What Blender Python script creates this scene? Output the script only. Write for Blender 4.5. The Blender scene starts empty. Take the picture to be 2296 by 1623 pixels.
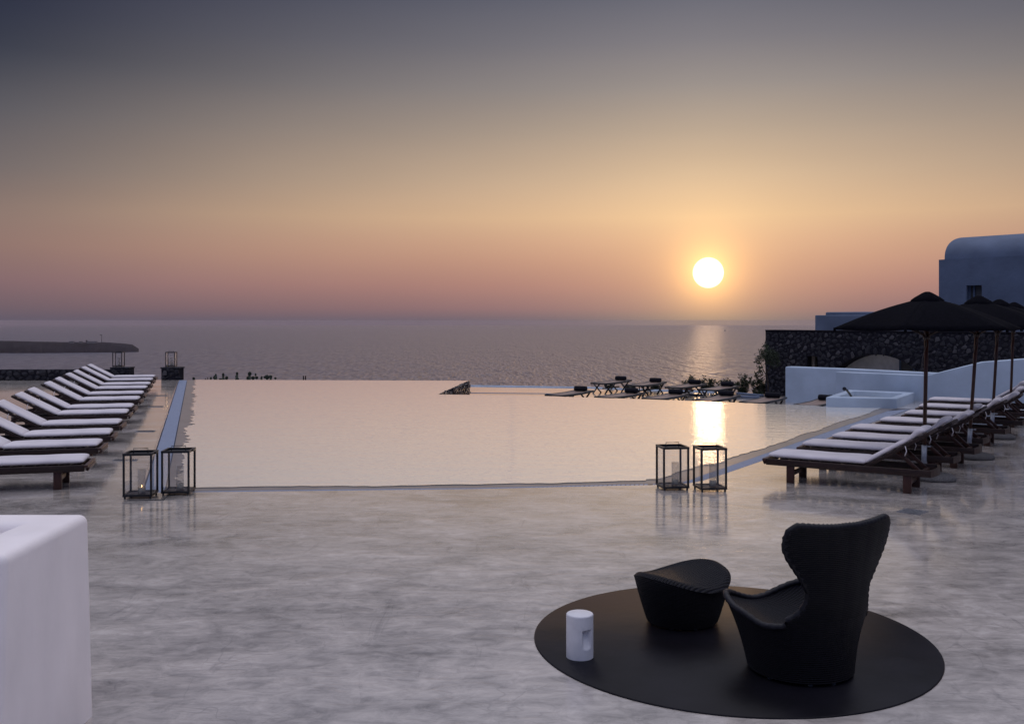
import bpy, bmesh, math, random
from mathutils import Vector, Matrix, noise
from mathutils.geometry import tessellate_polygon, convex_hull_2d
random.seed(7)
SC = bpy.context.scene
COL = SC.collection
R = math.radians
PI = math.pi

# ------------------------------------------------------------------ camera
F, U0, V0, CH = 2185.0, 1148.0, 719.0, 2.15      # focal length, image centre, eye line, eye height
cam_d = bpy.data.cameras.new('camera'); cam = bpy.data.objects.new('camera', cam_d); COL.objects.link(cam)
cam.location = (0, 0, CH); cam.rotation_euler = (R(90), 0, 0)
cam_d.sensor_width = 36; cam_d.lens = 36 * F / 2296; cam_d.shift_y = -(811.5 - V0) / 2296
cam_d.clip_start = 0.05; cam_d.clip_end = 60000
SC.camera = cam

# ------------------------------------------------------------------ sky and sun
SUN_AZ, SUN_EL = math.atan(440 / F), R(2.76)
sd = Vector((math.sin(SUN_AZ) * math.cos(SUN_EL), math.cos(SUN_AZ) * math.cos(SUN_EL), math.sin(SUN_EL)))
w = bpy.data.worlds.new('World'); SC.world = w; w.use_nodes = True
nt = w.node_tree; nt.nodes.clear()
def N(tree, typ, **kw):
    n = tree.nodes.new(typ)
    for k, v in kw.items(): setattr(n, k, v)
    return n
def mth(tree, op, a, b=None, c=None, clamp=False):
    n = N(tree, 'ShaderNodeMath', operation=op); n.use_clamp = clamp
    for i, x in enumerate((a, b, c)):
        if x is None: continue
        if isinstance(x, (int, float)): n.inputs[i].default_value = x
        else: tree.links.new(x, n.inputs[i])
    return n.outputs[0]
def s2l(c): return tuple(((x / 255 + .055) / 1.055) ** 2.4 if x > 10 else x / 255 / 12.92 for x in c)
def ramp(tree, fac, stops, interp='LINEAR'):
    n = N(tree, 'ShaderNodeValToRGB'); cr = n.color_ramp; cr.interpolation = interp
    while len(cr.elements) < len(stops): cr.elements.new(0.5)
    for e, (p, c) in zip(cr.elements, stops):
        e.position = p; e.color = (*c[:3], 1)
    tree.links.new(fac, n.inputs[0]); return n.outputs[0]
def mixc(tree, fac, a, b, blend='MIX'):
    n = N(tree, 'ShaderNodeMix', data_type='RGBA', blend_type=blend)
    if isinstance(fac, (int, float)): n.inputs[0].default_value = fac
    else: tree.links.new(fac, n.inputs[0])
    for i, x in ((6, a), (7, b)):
        if isinstance(x, tuple): n.inputs[i].default_value = (*x[:3], 1)
        else: tree.links.new(x, n.inputs[i])
    return n.outputs[2]
tc = N(nt, 'ShaderNodeTexCoord')
nrm = N(nt, 'ShaderNodeVectorMath', operation='NORMALIZE'); nt.links.new(tc.outputs['Generated'], nrm.inputs[0])
sep = N(nt, 'ShaderNodeSeparateXYZ'); nt.links.new(nrm.outputs[0], sep.inputs[0])
X, Y, Z = sep.outputs
elev = mth(nt, 'DIVIDE', mth(nt, 'ARCSINE', Z), PI / 2, clamp=True)
az = mth(nt, 'ABSOLUTE', mth(nt, 'SUBTRACT', mth(nt, 'ARCTAN2', X, Y), SUN_AZ - R(.5)))
az = mth(nt, 'MINIMUM', az, mth(nt, 'SUBTRACT', 2 * PI, az))
def D(e, c): return (e / 90, s2l(c))
sunny = ramp(nt, elev, [D(0, (112, 99, 108)), D(.7, (146, 112, 112)), D(2.0, (176, 130, 118)), D(3.4, (196, 149, 126)),
    D(4.6, (208, 164, 134)), D(6.0, (219, 181, 143)), D(8.3, (200, 172, 144)), D(10.9, (172, 154, 138)), D(13.4, (144, 136, 133)),
    D(15.8, (120, 117, 123)), D(18.4, (98, 99, 111)), D(26, (146, 148, 162)), D(45, (208, 208, 220)), D(90, (236, 230, 234))])
away = ramp(nt, elev, [D(0, (88, 82, 96)), D(.7, (102, 88, 97)), D(2.0, (120, 97, 102)), D(4.0, (132, 108, 103)), D(5.5, (126, 108, 104)),
    D(8, (98, 93, 97)), D(11, (74, 76, 86)), D(14, (40, 47, 64)), D(18.4, (18, 26, 52)), D(26, (104, 112, 140)), D(45, (202, 203, 218)), D(90, (236, 230, 234))])
far = ramp(nt, elev, [D(0, (62, 72, 106)), D(8, (70, 82, 124)), D(20, (88, 100, 138)), D(45, (176, 182, 208)), D(90, (236, 230, 234))])
f1 = mth(nt, 'SMOOTH_MIN', mth(nt, 'DIVIDE', az, R(40)), 1.0, .3)
f1 = mth(nt, 'POWER', mth(nt, 'MAXIMUM', f1, 0.0), 1.35, clamp=True)
f2 = N(nt, 'ShaderNodeMapRange', interpolation_type='SMOOTHSTEP'); nt.links.new(az, f2.inputs[0])
f2.inputs[1].default_value = R(45); f2.inputs[2].default_value = R(120)
skyc = mixc(nt, f2.outputs[0], mixc(nt, f1, sunny, away), far)
up = N(nt, 'ShaderNodeMapRange', interpolation_type='SMOOTHSTEP'); nt.links.new(elev, up.inputs[0])
up.inputs[1].default_value = 20 / 90; up.inputs[2].default_value = .6; up.inputs[3].default_value = 1; up.inputs[4].default_value = 1.38
skyc = mixc(nt, 1.0, skyc, up.outputs[0], 'MULTIPLY')
hm = N(nt, 'ShaderNodeMapping'); hm.inputs['Scale'].default_value = (1, 1, 5); nt.links.new(nrm.outputs[0], hm.inputs[0])
hn = N(nt, 'ShaderNodeTexNoise'); hn.inputs['Scale'].default_value = 2.6; hn.inputs['Detail'].default_value = 4; nt.links.new(hm.outputs[0], hn.inputs[0])
skyc = mixc(nt, 1.0, skyc, mth(nt, 'MULTIPLY_ADD', hn.outputs[0], .14, .93), 'MULTIPLY')
dotn = N(nt, 'ShaderNodeVectorMath', operation='DOT_PRODUCT'); nt.links.new(nrm.outputs[0], dotn.inputs[0]); dotn.inputs[1].default_value = sd
ang = mth(nt, 'ARCCOSINE', mth(nt, 'MINIMUM', dotn.outputs['Value'], 1.0))
def glow(width, colour, power=1.0):
    g = mth(nt, 'EXPONENT', mth(nt, 'MULTIPLY', mth(nt, 'POWER', mth(nt, 'DIVIDE', ang, R(width)), power), -1.0))
    return mixc(nt, 1.0, g, colour, 'MULTIPLY')
skyc = mixc(nt, 1.0, skyc, glow(4.6, (.30, .20, .06), 1.1), 'ADD')
skyc = mixc(nt, 1.0, skyc, glow(1.15, (1.4, .72, .16), 1.2), 'ADD')
disc = N(nt, 'ShaderNodeMapRange', interpolation_type='SMOOTHSTEP'); nt.links.new(ang, disc.inputs[0])
disc.inputs[1].default_value = R(.895); disc.inputs[2].default_value = R(.855); disc.inputs[3].default_value = 0; disc.inputs[4].default_value = 1
skyc = mixc(nt, 1.0, skyc, mixc(nt, 1.0, disc.outputs[0], (.75, .75, .75), 'MULTIPLY'), 'ADD')
bg = N(nt, 'ShaderNodeBackground'); nt.links.new(skyc, bg.inputs[0]); bg.inputs[1].default_value = 1.0
out = N(nt, 'ShaderNodeOutputWorld'); nt.links.new(bg.outputs[0], out.inputs[0])
w.cycles.sampling_method = 'MANUAL'; w.cycles.sample_map_resolution = 2048
sl = bpy.data.lights.new('sun', 'SUN'); sl.energy = 0.014; sl.color = (1, .62, .34); sl.angle = R(1.7)
sun = bpy.data.objects.new('sun', sl); COL.objects.link(sun); sun.rotation_euler = sd.to_track_quat('Z', 'Y').to_euler()
SC.view_settings.view_transform = 'Standard'; SC.view_settings.look = 'None'; SC.view_settings.exposure = .15; SC.view_settings.gamma = 1
SC.view_settings.use_curve_mapping = False
SC.render.engine = 'CYCLES'; SC.cycles.use_denoising = True; SC.cycles.sample_clamp_indirect = 6
SC.cycles.max_bounces = 8; SC.cycles.transparent_max_bounces = 24; SC.cycles.caustics_reflective = False; SC.cycles.caustics_refractive = False

# ------------------------------------------------------------------ helpers
def G(u, v, z=0.0):
    y = F * (CH - z) / (v - V0); return Vector(((u - U0) / F * y, y, z))
def at(u, v, y): return Vector(((u - U0) / F * y, y, CH - (v - V0) / F * y))
class MB:
    def __init__(s): s.v = []; s.f = []; s.sm = []
    def add(s, vs, fs, smooth=False):
        b = len(s.v); s.v += [tuple(p) for p in vs]; s.f += [tuple(b + i for i in f) for f in fs]; s.sm += [smooth] * len(fs); return s
    def box(s, c, size, rot=None, M=None):
        a, b, d = size[0] / 2, size[1] / 2, size[2] / 2
        vs = [Vector((x * a, y * b, z * d)) for x in (-1, 1) for y in (-1, 1) for z in (-1, 1)]
        if rot is not None: vs = [rot @ p for p in vs]
        vs = [p + Vector(c) for p in vs]
        if M is not None: vs = [M @ p for p in vs]
        return s.add(vs, [(0, 1, 3, 2), (4, 6, 7, 5), (0, 4, 5, 1), (2, 3, 7, 6), (0, 2, 6, 4), (1, 5, 7, 3)])
    def bar(s, p, q, wd, ht, up=(0, 0, 1)):
        p, q = Vector(p), Vector(q); d = (q - p); L = d.length; d.normalize(); u_ = Vector(up)
        sx = d.cross(u_).normalized(); uz = sx.cross(d).normalized()
        rot = Matrix((d, sx, uz)).transposed()
        return s.box((p + q) / 2, (L, wd, ht), rot)
    def tube(s, pts, r, n=8, cap=True, smooth=True):
        pts = [Vector(p) for p in pts]; rs = r if isinstance(r, (list, tuple)) else [r] * len(pts)
        vs = []; fs = []
        d0 = (pts[1] - pts[0]).normalized(); up = Vector((0, 0, 1)) if abs(d0.z) < .9 else Vector((1, 0, 0))
        for i, p in enumerate(pts):
            d = (pts[min(i + 1, len(pts) - 1)] - pts[max(i - 1, 0)]).normalized()
            x = d.cross(up).normalized(); y = x.cross(d).normalized(); 
            vs += [p + (x * math.cos(2 * PI * k / n) + y * math.sin(2 * PI * k / n)) * rs[i] for k in range(n)]
        for i in range(len(pts) - 1):
            for k in range(n): fs.append((i * n + k, i * n + (k + 1) % n, (i + 1) * n + (k + 1) % n, (i + 1) * n + k))
        s.add(vs, fs, smooth)
        if cap:
            b = len(s.v) - len(vs); s.f += [tuple(b + k for k in reversed(range(n))), tuple(b + (len(pts) - 1) * n + k for k in range(n))]; s.sm += [False, False]
        return s
    def lathe(s, prof, c=(0, 0, 0), n=32, smooth=True):
        vs = []; fs = []; m = len(prof)
        for r, z in prof: vs += [(c[0] + r * math.cos(2 * PI * k / n), c[1] + r * math.sin(2 * PI * k / n), c[2] + z) for k in range(n)]
        for i in range(m - 1):
            for k in range(n): fs.append((i * n + k, i * n + (k + 1) % n, (i + 1) * n + (k + 1) % n, (i + 1) * n + k))
        return s.add(vs, fs, smooth)
    def poly(s, outer, z=None, flip=False):
        vs = [Vector((p[0], p[1], p[2] if z is None else z)) for p in outer]
        tr = tessellate_polygon([vs]); fs = []
        for t in tr:
            a, b, c = [vs[i] for i in t]
            fs.append(tuple(t) if (b - a).cross(c - a).z > 0 else tuple(reversed(t)))
        return s.add(vs, fs)
    def prism(s, outer, z0, z1):
        vs = [Vector((p[0], p[1], 0)) for p in outer]; n = len(vs)
        area = sum(vs[i].x * vs[(i + 1) % n].y - vs[(i + 1) % n].x * vs[i].y for i in range(n))
        if area < 0: vs.reverse(); z0 = z0[::-1] if isinstance(z0, list) else z0; z1 = z1[::-1] if isinstance(z1, list) else z1
        g = lambda z, i: z[i] if isinstance(z, list) else z
        lo = [Vector((p.x, p.y, g(z0, i))) for i, p in enumerate(vs)]; hi = [Vector((p.x, p.y, g(z1, i))) for i, p in enumerate(vs)]
        fs = [(i, (i + 1) % n, n + (i + 1) % n, n + i) for i in range(n)]
        for t in tessellate_polygon([vs]):
            a, b, c = [vs[i] for i in t]; t = tuple(t) if (b - a).cross(c - a).z > 0 else tuple(reversed(t))
            fs.append(tuple(n + i for i in t)); fs.append(tuple(reversed(t)))
        return s.add(lo + hi, fs)
    def mesh(s, name, bevel=0, seg=2, merge=False):
        me = bpy.data.meshes.new(name); me.from_pydata(s.v, [], s.f); me.update()
        for p, q in zip(me.polygons, s.sm): p.use_smooth = q
        if bevel or merge:
            bm = bmesh.new(); bm.from_mesh(me)
            if merge: bmesh.ops.remove_doubles(bm, verts=bm.verts, dist=1e-5)
            if bevel:
                es = [e for e in bm.edges if len(e.link_faces) == 2 and e.calc_face_angle() > .6]
                bmesh.ops.bevel(bm, geom=es, offset=bevel, segments=seg, profile=.5, affect='EDGES', clamp_overlap=True)
                for f in bm.faces: f.smooth = True
            bm.to_mesh(me); bm.free()
        return me
def link(name, me, mat=None, parent=None, loc=None):
    o = bpy.data.objects.new(name, me); COL.objects.link(o)
    if mat and not me.materials: me.materials.append(mat)
    if parent: o.parent = parent
    if loc is not None: o.location = loc
    return o
def part(name, mb, mat, parent=None, bevel=0, seg=2, **k): return link(name, mb.mesh(name, bevel, seg, **k), mat, parent)
def tag(o, label=None, cat=None, group=None, kind=None):
    for k, v in (('label', label), ('category', cat), ('group', group), ('kind', kind)):
        if v: o[k] = v
        elif k in o.keys() and v == '': del o[k]
    return o
def thing(name, label, cat, loc=(0, 0, 0), rz=0, group=None):
    o = bpy.data.objects.new(name, None); COL.objects.link(o); o.location = loc; o.rotation_euler = (0, 0, rz)
    o.empty_display_size = .1
    return tag(o, label, cat, group)
def dup(root, loc, rz, label):
    r = root.copy(); COL.objects.link(r); r.location = loc; r.rotation_euler = (0, 0, rz); r['label'] = label
    for ch in list(root.children):
        c = ch.copy(); COL.objects.link(c); c.parent = r
        for g in list(ch.children):
            d = g.copy(); COL.objects.link(d); d.parent = c
    return r

# ------------------------------------------------------------------ materials
def mat(name, colour, rough=.6, spec=.5, metal=0.0, var=0.0, vscale=6.0, bump=0.0, bscale=40.0, stretch=(1, 1, 1), coat=0.0, detail=6):
    m = bpy.data.materials.new(name); m.use_nodes = True; t = m.node_tree; b = t.nodes['Principled BSDF']
    b.inputs['Base Color'].default_value = (*colour, 1); b.inputs['Roughness'].default_value = rough
    b.inputs['Specular IOR Level'].default_value = spec; b.inputs['Metallic'].default_value = metal; b.inputs['Coat Weight'].default_value = coat
    if var or bump:
        c = N(t, 'ShaderNodeTexCoord'); mp = N(t, 'ShaderNodeMapping'); mp.inputs['Scale'].default_value = stretch
        t.links.new(c.outputs['Object'], mp.inputs[0])
    if var:
        n = N(t, 'ShaderNodeTexNoise'); n.inputs['Scale'].default_value = vscale; n.inputs['Detail'].default_value = detail; t.links.new(mp.outputs[0], n.inputs[0])
        oi = N(t, 'ShaderNodeObjectInfo')
        lo = tuple(x * (1 - var) for x in colour); hi = tuple(min(1, x * (1 + var)) for x in colour)
        cc = ramp(t, n.outputs[0], [(.3, lo), (.7, hi)])
        cc = mixc(t, mth(t, 'MULTIPLY', oi.outputs['Random'], var * .8), cc, tuple(x * .45 for x in colour))
        t.links.new(cc, b.inputs['Base Color'])
    if bump:
        n2 = N(t, 'ShaderNodeTexNoise'); n2.inputs['Scale'].default_value = bscale; n2.inputs['Detail'].default_value = 5; t.links.new(mp.outputs[0], n2.inputs[0])
        bp = N(t, 'ShaderNodeBump'); bp.inputs['Distance'].default_value = bump; t.links.new(n2.outputs[0], bp.inputs['Height']); t.links.new(bp.outputs[0], b.inputs['Normal'])
    return m
WHITE = mat('limewash_plaster', (.38, .46, .57), .8, .3, var=.14, vscale=1.1, bump=.006, bscale=9)  # wall white lowered and blued: part of its shade is in the colour
WHITE2 = mat('shade_toned_plaster', (.13, .165, .24), .85, .2, var=.16, vscale=.8, bump=.01, bscale=6)  # white of the houses with their bluish shade put into the colour
WOOD = mat('dark_teak', (.026, .012, .009), .42, .35, var=.5, vscale=9, stretch=(1, 8, 8), bump=.0012, bscale=30)
WOODR = mat('red_teak', (.055, .020, .013), .4, .4, var=.45, vscale=9, stretch=(1, 1, .15), bump=.001, bscale=30)
CUSH = mat('cushion_canvas', (.66, .62, .65), .9, .15, var=.07, vscale=3, bump=.004, bscale=14)
BLACK = mat('black_metal', (.006, .006, .009), .38, .5, var=.4, vscale=20)
SLING = mat('sling_fabric', (.22, .15, .125), .5, .5, var=.1, vscale=30)
TOWEL = mat('dark_towel', (.012, .012, .018), .9, .15, var=.3, vscale=30, bump=.004, bscale=60)
CANVAS = mat('parasol_canvas', (.005, .005, .008), .95, .03, var=.35, vscale=25)
CONC = mat('exposed_aggregate', (.15, .142, .14), .85, .3, var=.7, vscale=90, bump=.01, bscale=110, detail=2)
STEEL = mat('galvanised_steel', (.28, .29, .32), .45, .5, .7, var=.25, vscale=25)
STONE = mat('lava_stone', (.036, .035, .044), .85, .3, var=.65, vscale=10, bump=.012, bscale=30)
STONEL = mat('pale_lava_stone', (.085, .08, .088), .85, .3, var=.4, vscale=10, bump=.012, bscale=30)
MORTAR = mat('dark_mortar', (.020, .019, .026), .95, .1, var=.4, vscale=14, bump=.02, bscale=25)
WAX = mat('candle_wax', (.62, .60, .52), .5, .4)
LEAF = mat('leaf_green', (.035, .05, .025), .6, .3, var=.5, vscale=5)
LEAFR = mat('leaf_red', (.12, .03, .02), .6, .3, var=.4, vscale=5)
PAD = mat('cactus_green', (.030, .042, .028), .7, .3, var=.4, vscale=5)
BARK = mat('bark_brown', (.05, .038, .03), .9, .1, var=.3)
DARKWIN = mat('shutter_grey', (.11, .105, .10), .7, .3, var=.15, vscale=4)
EARTH = mat('dry_earth', (.10, .075, .055), .95, .1, var=.4, vscale=.3, bump=.2, bscale=.6)
CORDM = mat('cord_grey', (.14, .13, .13), .9)
CABLE = mat('cable_rubber', (.05, .05, .055), .5)
DOCK = mat('cast_iron', (.22, .22, .24), .45, .5, .5, var=.3)

def glassmat(name, tint, refl):
    m = bpy.data.materials.new(name); m.use_nodes = True; t = m.node_tree; t.nodes.clear()
    tr = N(t, 'ShaderNodeBsdfTransparent'); tr.inputs[0].default_value = (*tint, 1)
    gl = N(t, 'ShaderNodeBsdfGlossy'); gl.inputs['Roughness'].default_value = .02
    lw = N(t, 'ShaderNodeLayerWeight'); lw.inputs[0].default_value = .5
    mx = N(t, 'ShaderNodeMixShader'); t.links.new(mth(t, 'MULTIPLY_ADD', mth(t, 'POWER', lw.outputs['Facing'], 4.0), refl, .04, clamp=True), mx.inputs[0])
    t.links.new(tr.outputs[0], mx.inputs[1]); t.links.new(gl.outputs[0], mx.inputs[2])
    o = N(t, 'ShaderNodeOutputMaterial'); t.links.new(mx.outputs[0], o.inputs[0]); return m
GLASS = glassmat('pane_glass', (.975, .975, .975), .35)
GLASS2 = glassmat('hurricane_glass', (.96, .955, .95), .5)
_t = GLASS2.node_tree; _d = N(_t, 'ShaderNodeBsdfTranslucent'); _d.inputs[0].default_value = (.8, .78, .76, 1); _x = N(_t, 'ShaderNodeMixShader'); _x.inputs[0].default_value = .10
_o = [n for n in _t.nodes if n.type == 'OUTPUT_MATERIAL'][0]; _src = _o.inputs[0].links[0].from_socket; _t.links.new(_src, _x.inputs[1]); _t.links.new(_d.outputs[0], _x.inputs[2]); _t.links.new(_x.outputs[0], _o.inputs[0])
def emis(name, c, s):
    m = bpy.data.materials.new(name); m.use_nodes = True; t = m.node_tree; t.nodes.clear()
    e = N(t, 'ShaderNodeEmission'); e.inputs[0].default_value = (*c, 1); e.inputs[1].default_value = s
    o = N(t, 'ShaderNodeOutputMaterial'); t.links.new(e.outputs[0], o.inputs[0]); return m
FLAME = emis('candle_flame', (1, .55, .2), 9)

def deckmat():
    m = bpy.data.materials.new('polished_microcement'); m.use_nodes = True; t = m.node_tree; b = t.nodes['Principled BSDF']
    c = N(t, 'ShaderNodeTexCoord')
    def ns(scale, st, det=6, rough=.55, dist=0.0, rot=0.0, off=0.0):
        mp = N(t, 'ShaderNodeMapping'); mp.inputs['Scale'].default_value = st; mp.inputs['Rotation'].default_value = (0, 0, R(rot)); mp.inputs['Location'].default_value = (off, off * 1.7, 0)
        t.links.new(c.outputs['Object'], mp.inputs[0])
        n = N(t, 'ShaderNodeTexNoise'); n.inputs['Scale'].default_value = scale; n.inputs['Detail'].default_value = det
        n.inputs['Roughness'].default_value = rough; n.inputs['Distortion'].default_value = dist
        t.links.new(mp.outputs[0], n.inputs[0]); return n.outputs[0]
    def hair(scale, st, rot, width, off, dist=.5):      # thin trowel lines where a noise crosses its middle, only here and there
        a = mth(t, 'ABSOLUTE', mth(t, 'SUBTRACT', ns(scale, st, 3, .5, dist, rot, off), .5))
        l = mth(t, 'SUBTRACT', 1.0, mth(t, 'DIVIDE', a, width), clamp=True)
        k = ramp(t, ns(scale * .9, (1, 1, 1), 2, .5, 0, 0, off + 9), [(.50, (0, 0, 0)), (.60, (1, 1, 1))])
        return mth(t, 'MULTIPLY', l, k)
    big = ns(.45, (.8, 1, 1), 4, .5, .3); mid = ns(1.7, (.8, 1.2, 1), 6, .6, .7, 8); fine = ns(6.5, (.8, 1.15, 1), 9, .72, .9, -14, 3)
    brush = ns(3.4, (.5, 1.9, 1), 8, .72, .9, 11, 5); brush2 = ns(3.0, (2.0, .4, 1), 8, .7, .8, 28, 8)
    v = mth(t, 'ADD', mth(t, 'ADD', mth(t, 'MULTIPLY', big, .22), mth(t, 'MULTIPLY', mid, .28)), mth(t, 'ADD', mth(t, 'MULTIPLY', fine, .28), mth(t, 'MULTIPLY', brush, .22)))
    base = ramp(t, v, [(.40, (.215, .195, .18)), (.46, (.355, .322, .298)), (.50, (.45, .41, .38)), (.54, (.54, .488, .45)), (.60, (.68, .62, .575))])
    d1 = ramp(t, brush2, [(.30, (.60, .60, .62)), (.40, (1, 1, 1)), (.68, (1, 1, 1)), (.78, (1.15, 1.14, 1.12))])
    base = mixc(t, .75, base, d1, 'MULTIPLY')
    h1 = hair(1.3, (.6, 1.4, 1), 10, .006, 1); h2 = hair(2.1, (.5, 1.8, 1), -22, .008, 4, 1.0); h3 = hair(.9, (1.3, .8, 1), 40, .004, 7)
    hl = mth(t, 'MAXIMUM', mth(t, 'MAXIMUM', h1, h2), h3)
    base = mixc(t, mth(t, 'MULTIPLY', hl, .3), base, (.16, .15, .155))
    stain = ramp(t, ns(1.1, (.7, 1.2, 1), 5, .65, 1.2, 15, 21), [(.62, (0, 0, 0)), (.72, (1, 1, 1))])
    base = mixc(t, mth(t, 'MULTIPLY', stain, .2), base, (.22, .215, .22))
    t.links.new(base, b.inputs['Base Color'])
    rr = ramp(t, mth(t, 'ADD', mth(t, 'MULTIPLY', mid, .5), mth(t, 'MULTIPLY', fine, .5)), [(.38, (.10,) * 3), (.62, (.24,) * 3)])
    t.links.new(rr, b.inputs['Roughness'])
    b.inputs['IOR'].default_value = 2.05; b.inputs['Coat Weight'].default_value = .6; b.inputs['Coat Roughness'].default_value = .08; b.inputs['Coat IOR'].default_value = 1.6
    hh = mth(t, 'ADD', mth(t, 'MULTIPLY', big, .5), mth(t, 'ADD', mth(t, 'MULTIPLY', mid, .30), mth(t, 'ADD', mth(t, 'MULTIPLY', fine, .07), mth(t, 'MULTIPLY', hl, -.03))))
    bp = N(t, 'ShaderNodeBump'); bp.inputs['Distance'].default_value = .018; bp.inputs['Strength'].default_value = .8
    t.links.new(hh, bp.inputs['Height']); t.links.new(bp.outputs[0], b.inputs['Normal'])
    return m
DECK = deckmat()
RUG = mat('dark_round_mat', (.008, .0075, .011), .36, .10, var=.45, vscale=2.6, bump=.004, bscale=3.5)
COPING = mat('wet_cement', (.20, .18, .175), .3, .5, var=.2, vscale=3, bump=.002, bscale=30)
GRATE = mat('grate_plastic', (.24, .29, .41), .5, .5, var=.08)
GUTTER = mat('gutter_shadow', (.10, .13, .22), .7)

def watermat(name, colour, rough, scales, ior=1.33, metal=0.0):
    m = bpy.data.materials.new(name); m.use_nodes = True; t = m.node_tree; b = t.nodes['Principled BSDF']
    b.inputs['Base Color'].default_value = (*colour, 1); b.inputs['Roughness'].default_value = rough; b.inputs['IOR'].default_value = ior; b.inputs['Metallic'].default_value = metal
    c = N(t, 'ShaderNodeTexCoord'); h = None
    for sc, st, amp, det in scales:
        mp = N(t, 'ShaderNodeMapping'); mp.inputs['Scale'].default_value = st; mp.inputs['Rotation'].default_value = (0, 0, R(6)); t.links.new(c.outputs['Object'], mp.inputs[0])
        n = N(t, 'ShaderNodeTexNoise'); n.inputs['Scale'].default_value = sc; n.inputs['Detail'].default_value = det; n.inputs['Roughness'].default_value = .5
        t.links.new(mp.outputs[0], n.inputs[0]); x = mth(t, 'MULTIPLY', n.outputs[0], amp); h = x if h is None else mth(t, 'ADD', h, x)
    bp = N(t, 'ShaderNodeBump'); bp.inputs['Distance'].default_value = 1.0; t.links.new(h, bp.inputs['Height']); t.links.new(bp.outputs[0], b.inputs['Normal'])
    return m
POOLW = watermat('pool_water', (.97, .925, .84), .02, [(2.0, (.7, 1.5, 1), .0044, 3), (7, (.5, 1.8, 1), .0028, 3), (18, (.7, 1.4, 1), .0026, 2)], 1.6, .35)
SEAW = watermat('sea_water', (.100, .095, .130), .30, [(.15, (1, .14, 1), 13, 3), (.03, (1, .16, 1), 26, 3), (.004, (1, .3, 1), 20, 3)])
speck = SEAW.node_tree; _m = N(speck, 'ShaderNodeMapping'); _m.inputs['Scale'].default_value = (1, .10, 1); _c = N(speck, 'ShaderNodeTexCoord'); speck.links.new(_c.outputs['Object'], _m.inputs[0])
_n = N(speck, 'ShaderNodeTexNoise'); _n.inputs['Scale'].default_value = .16; _n.inputs['Detail'].default_value = 4; _n.inputs['Roughness'].default_value = .65; speck.links.new(_m.outputs[0], _n.inputs[0])
speck.links.new(ramp(speck, _n.outputs[0], [(.40, (.045, .045, .075)), (.5, (.10, .095, .13)), (.60, (.20, .18, .21))]), speck.nodes['Principled BSDF'].inputs['Base Color'])

# ------------------------------------------------------------------ large structure: sea, headland, hillside
b = MB(); n = 96; vs = [(0, 0, 0)]
rad = [60, 300, 900, 2500, 6000, 12000, 21800]
for r_ in rad: vs += [(r_ * math.cos(2 * PI * k / n), r_ * math.sin(2 * PI * k / n), 0) for k in range(n)]
fs = [(0, 1 + k, 1 + (k + 1) % n) for k in range(n)]
for i in range(len(rad) - 1):
    for k in range(n): fs.append((1 + i * n + k, 1 + (i + 1) * n + k, 1 + (i + 1) * n + (k + 1) % n, 1 + i * n + (k + 1) % n))
b.add(vs, fs); sea = part('sea', b, SEAW); sea.location = (0, 0, -100); tag(sea, kind='structure')

FARW = mat('far_house_plaster', (.24, .225, .22), .9, .1)
HL = mat('headland_rock', (.018, .016, .022), .95, .1, var=.4, vscale=.02)
prof = [(-60, 766), (0, 764.9), (40, 765.5), (83, 767), (144, 768), (193, 768.4), (240, 769), (276, 772), (296, 774.5), (304, 781), (312, 787), (330, 789)]
b = MB(); nx, ny = 150, 26; vs = []
for i in range(nx):
    u = -60 + 385 * i / (nx - 1)
    for k in range(len(prof) - 1):
        if prof[k][0] <= u <= prof[k + 1][0]: vt = prof[k][1] + (prof[k + 1][1] - prof[k][1]) * (u - prof[k][0]) / (prof[k + 1][0] - prof[k][0])
    yb = 3060 + 0.5 * max(0, u - 100) + 14 * noise.noise(Vector((u * .05, 0, 0)))
    for j in range(ny):
        s = j / (ny - 1); y = yb + s * 420
        ytop = yb + 150
        hmax = 102.15 - (vt - V0) / F * ytop
        hf = min(1, s / .22) ** .55 if s < .22 else 1 - .3 * max(0, s - .5)
        if s < .36: h = hmax * hf * (.80 + .2 * min(1, s / .36))
        else: h = hmax * hf
        h = max(-1, h + (0 if s in (0,) else 1.6 * noise.noise(Vector((u * .25, s * 9, 3))) * min(1, hmax / 10)))
        if s == 0 or s == 1: h = -2
        vs.append(((u - U0) / F * y * (1 if s < 2 else 1), y, -100 + h))
fs = [(i * ny + j, (i + 1) * ny + j, (i + 1) * ny + j + 1, i * ny + j + 1) for i in range(nx - 1) for j in range(ny - 1)]
b.add(vs, fs, True); tag(part('headland', b, HL), kind='structure')
for k, (u, wd, lab) in enumerate(((322 * .5, 14, 'longest pale low building along the headland crest'), (181, 9, 'tiny pale house on the headland between the mast and the longer building'), (203, 22, 'flat pale building at the foot of the cross on the headland'), (214, 10, 'tiny pale house just left of the tall mast on the headland'))):
    p = at(u, 767.5, 3215); t = thing('headland_house', lab, 'house', (p.x, p.y, p.z - 3), 0, 'tiny houses on the headland')
    part('wall', MB().box((0, 0, 3), (wd, 8, 6)), FARW, t); part('roof', MB().box((0, 0, 6.3), (wd + 1, 9, .6)), FARW, t)
p = at(228, 769, 3215); t = thing('radio_mast', 'thin tall mast with a small head standing on the distant headland', 'mast', p)
part('pole', MB().tube([(0, 0, -2), (0, 0, 27)], [.9, .5], 6), HL, t); part('antenna', MB().bar((-6, 0, 27), (1.5, 0, 25), 1.6, 1.6), HL, t)
p = at(194.5, 769, 3215); t = thing('signal_frame', 'short dark cross shaped frame on the headland crest', 'mast', p)
part('pole', MB().box((0, 0, 4), (2.2, 2, 12)), HL, t); part('crossbar', MB().box((0, 0, 6), (9, 1.5, 1.6)), HL, t)
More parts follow.
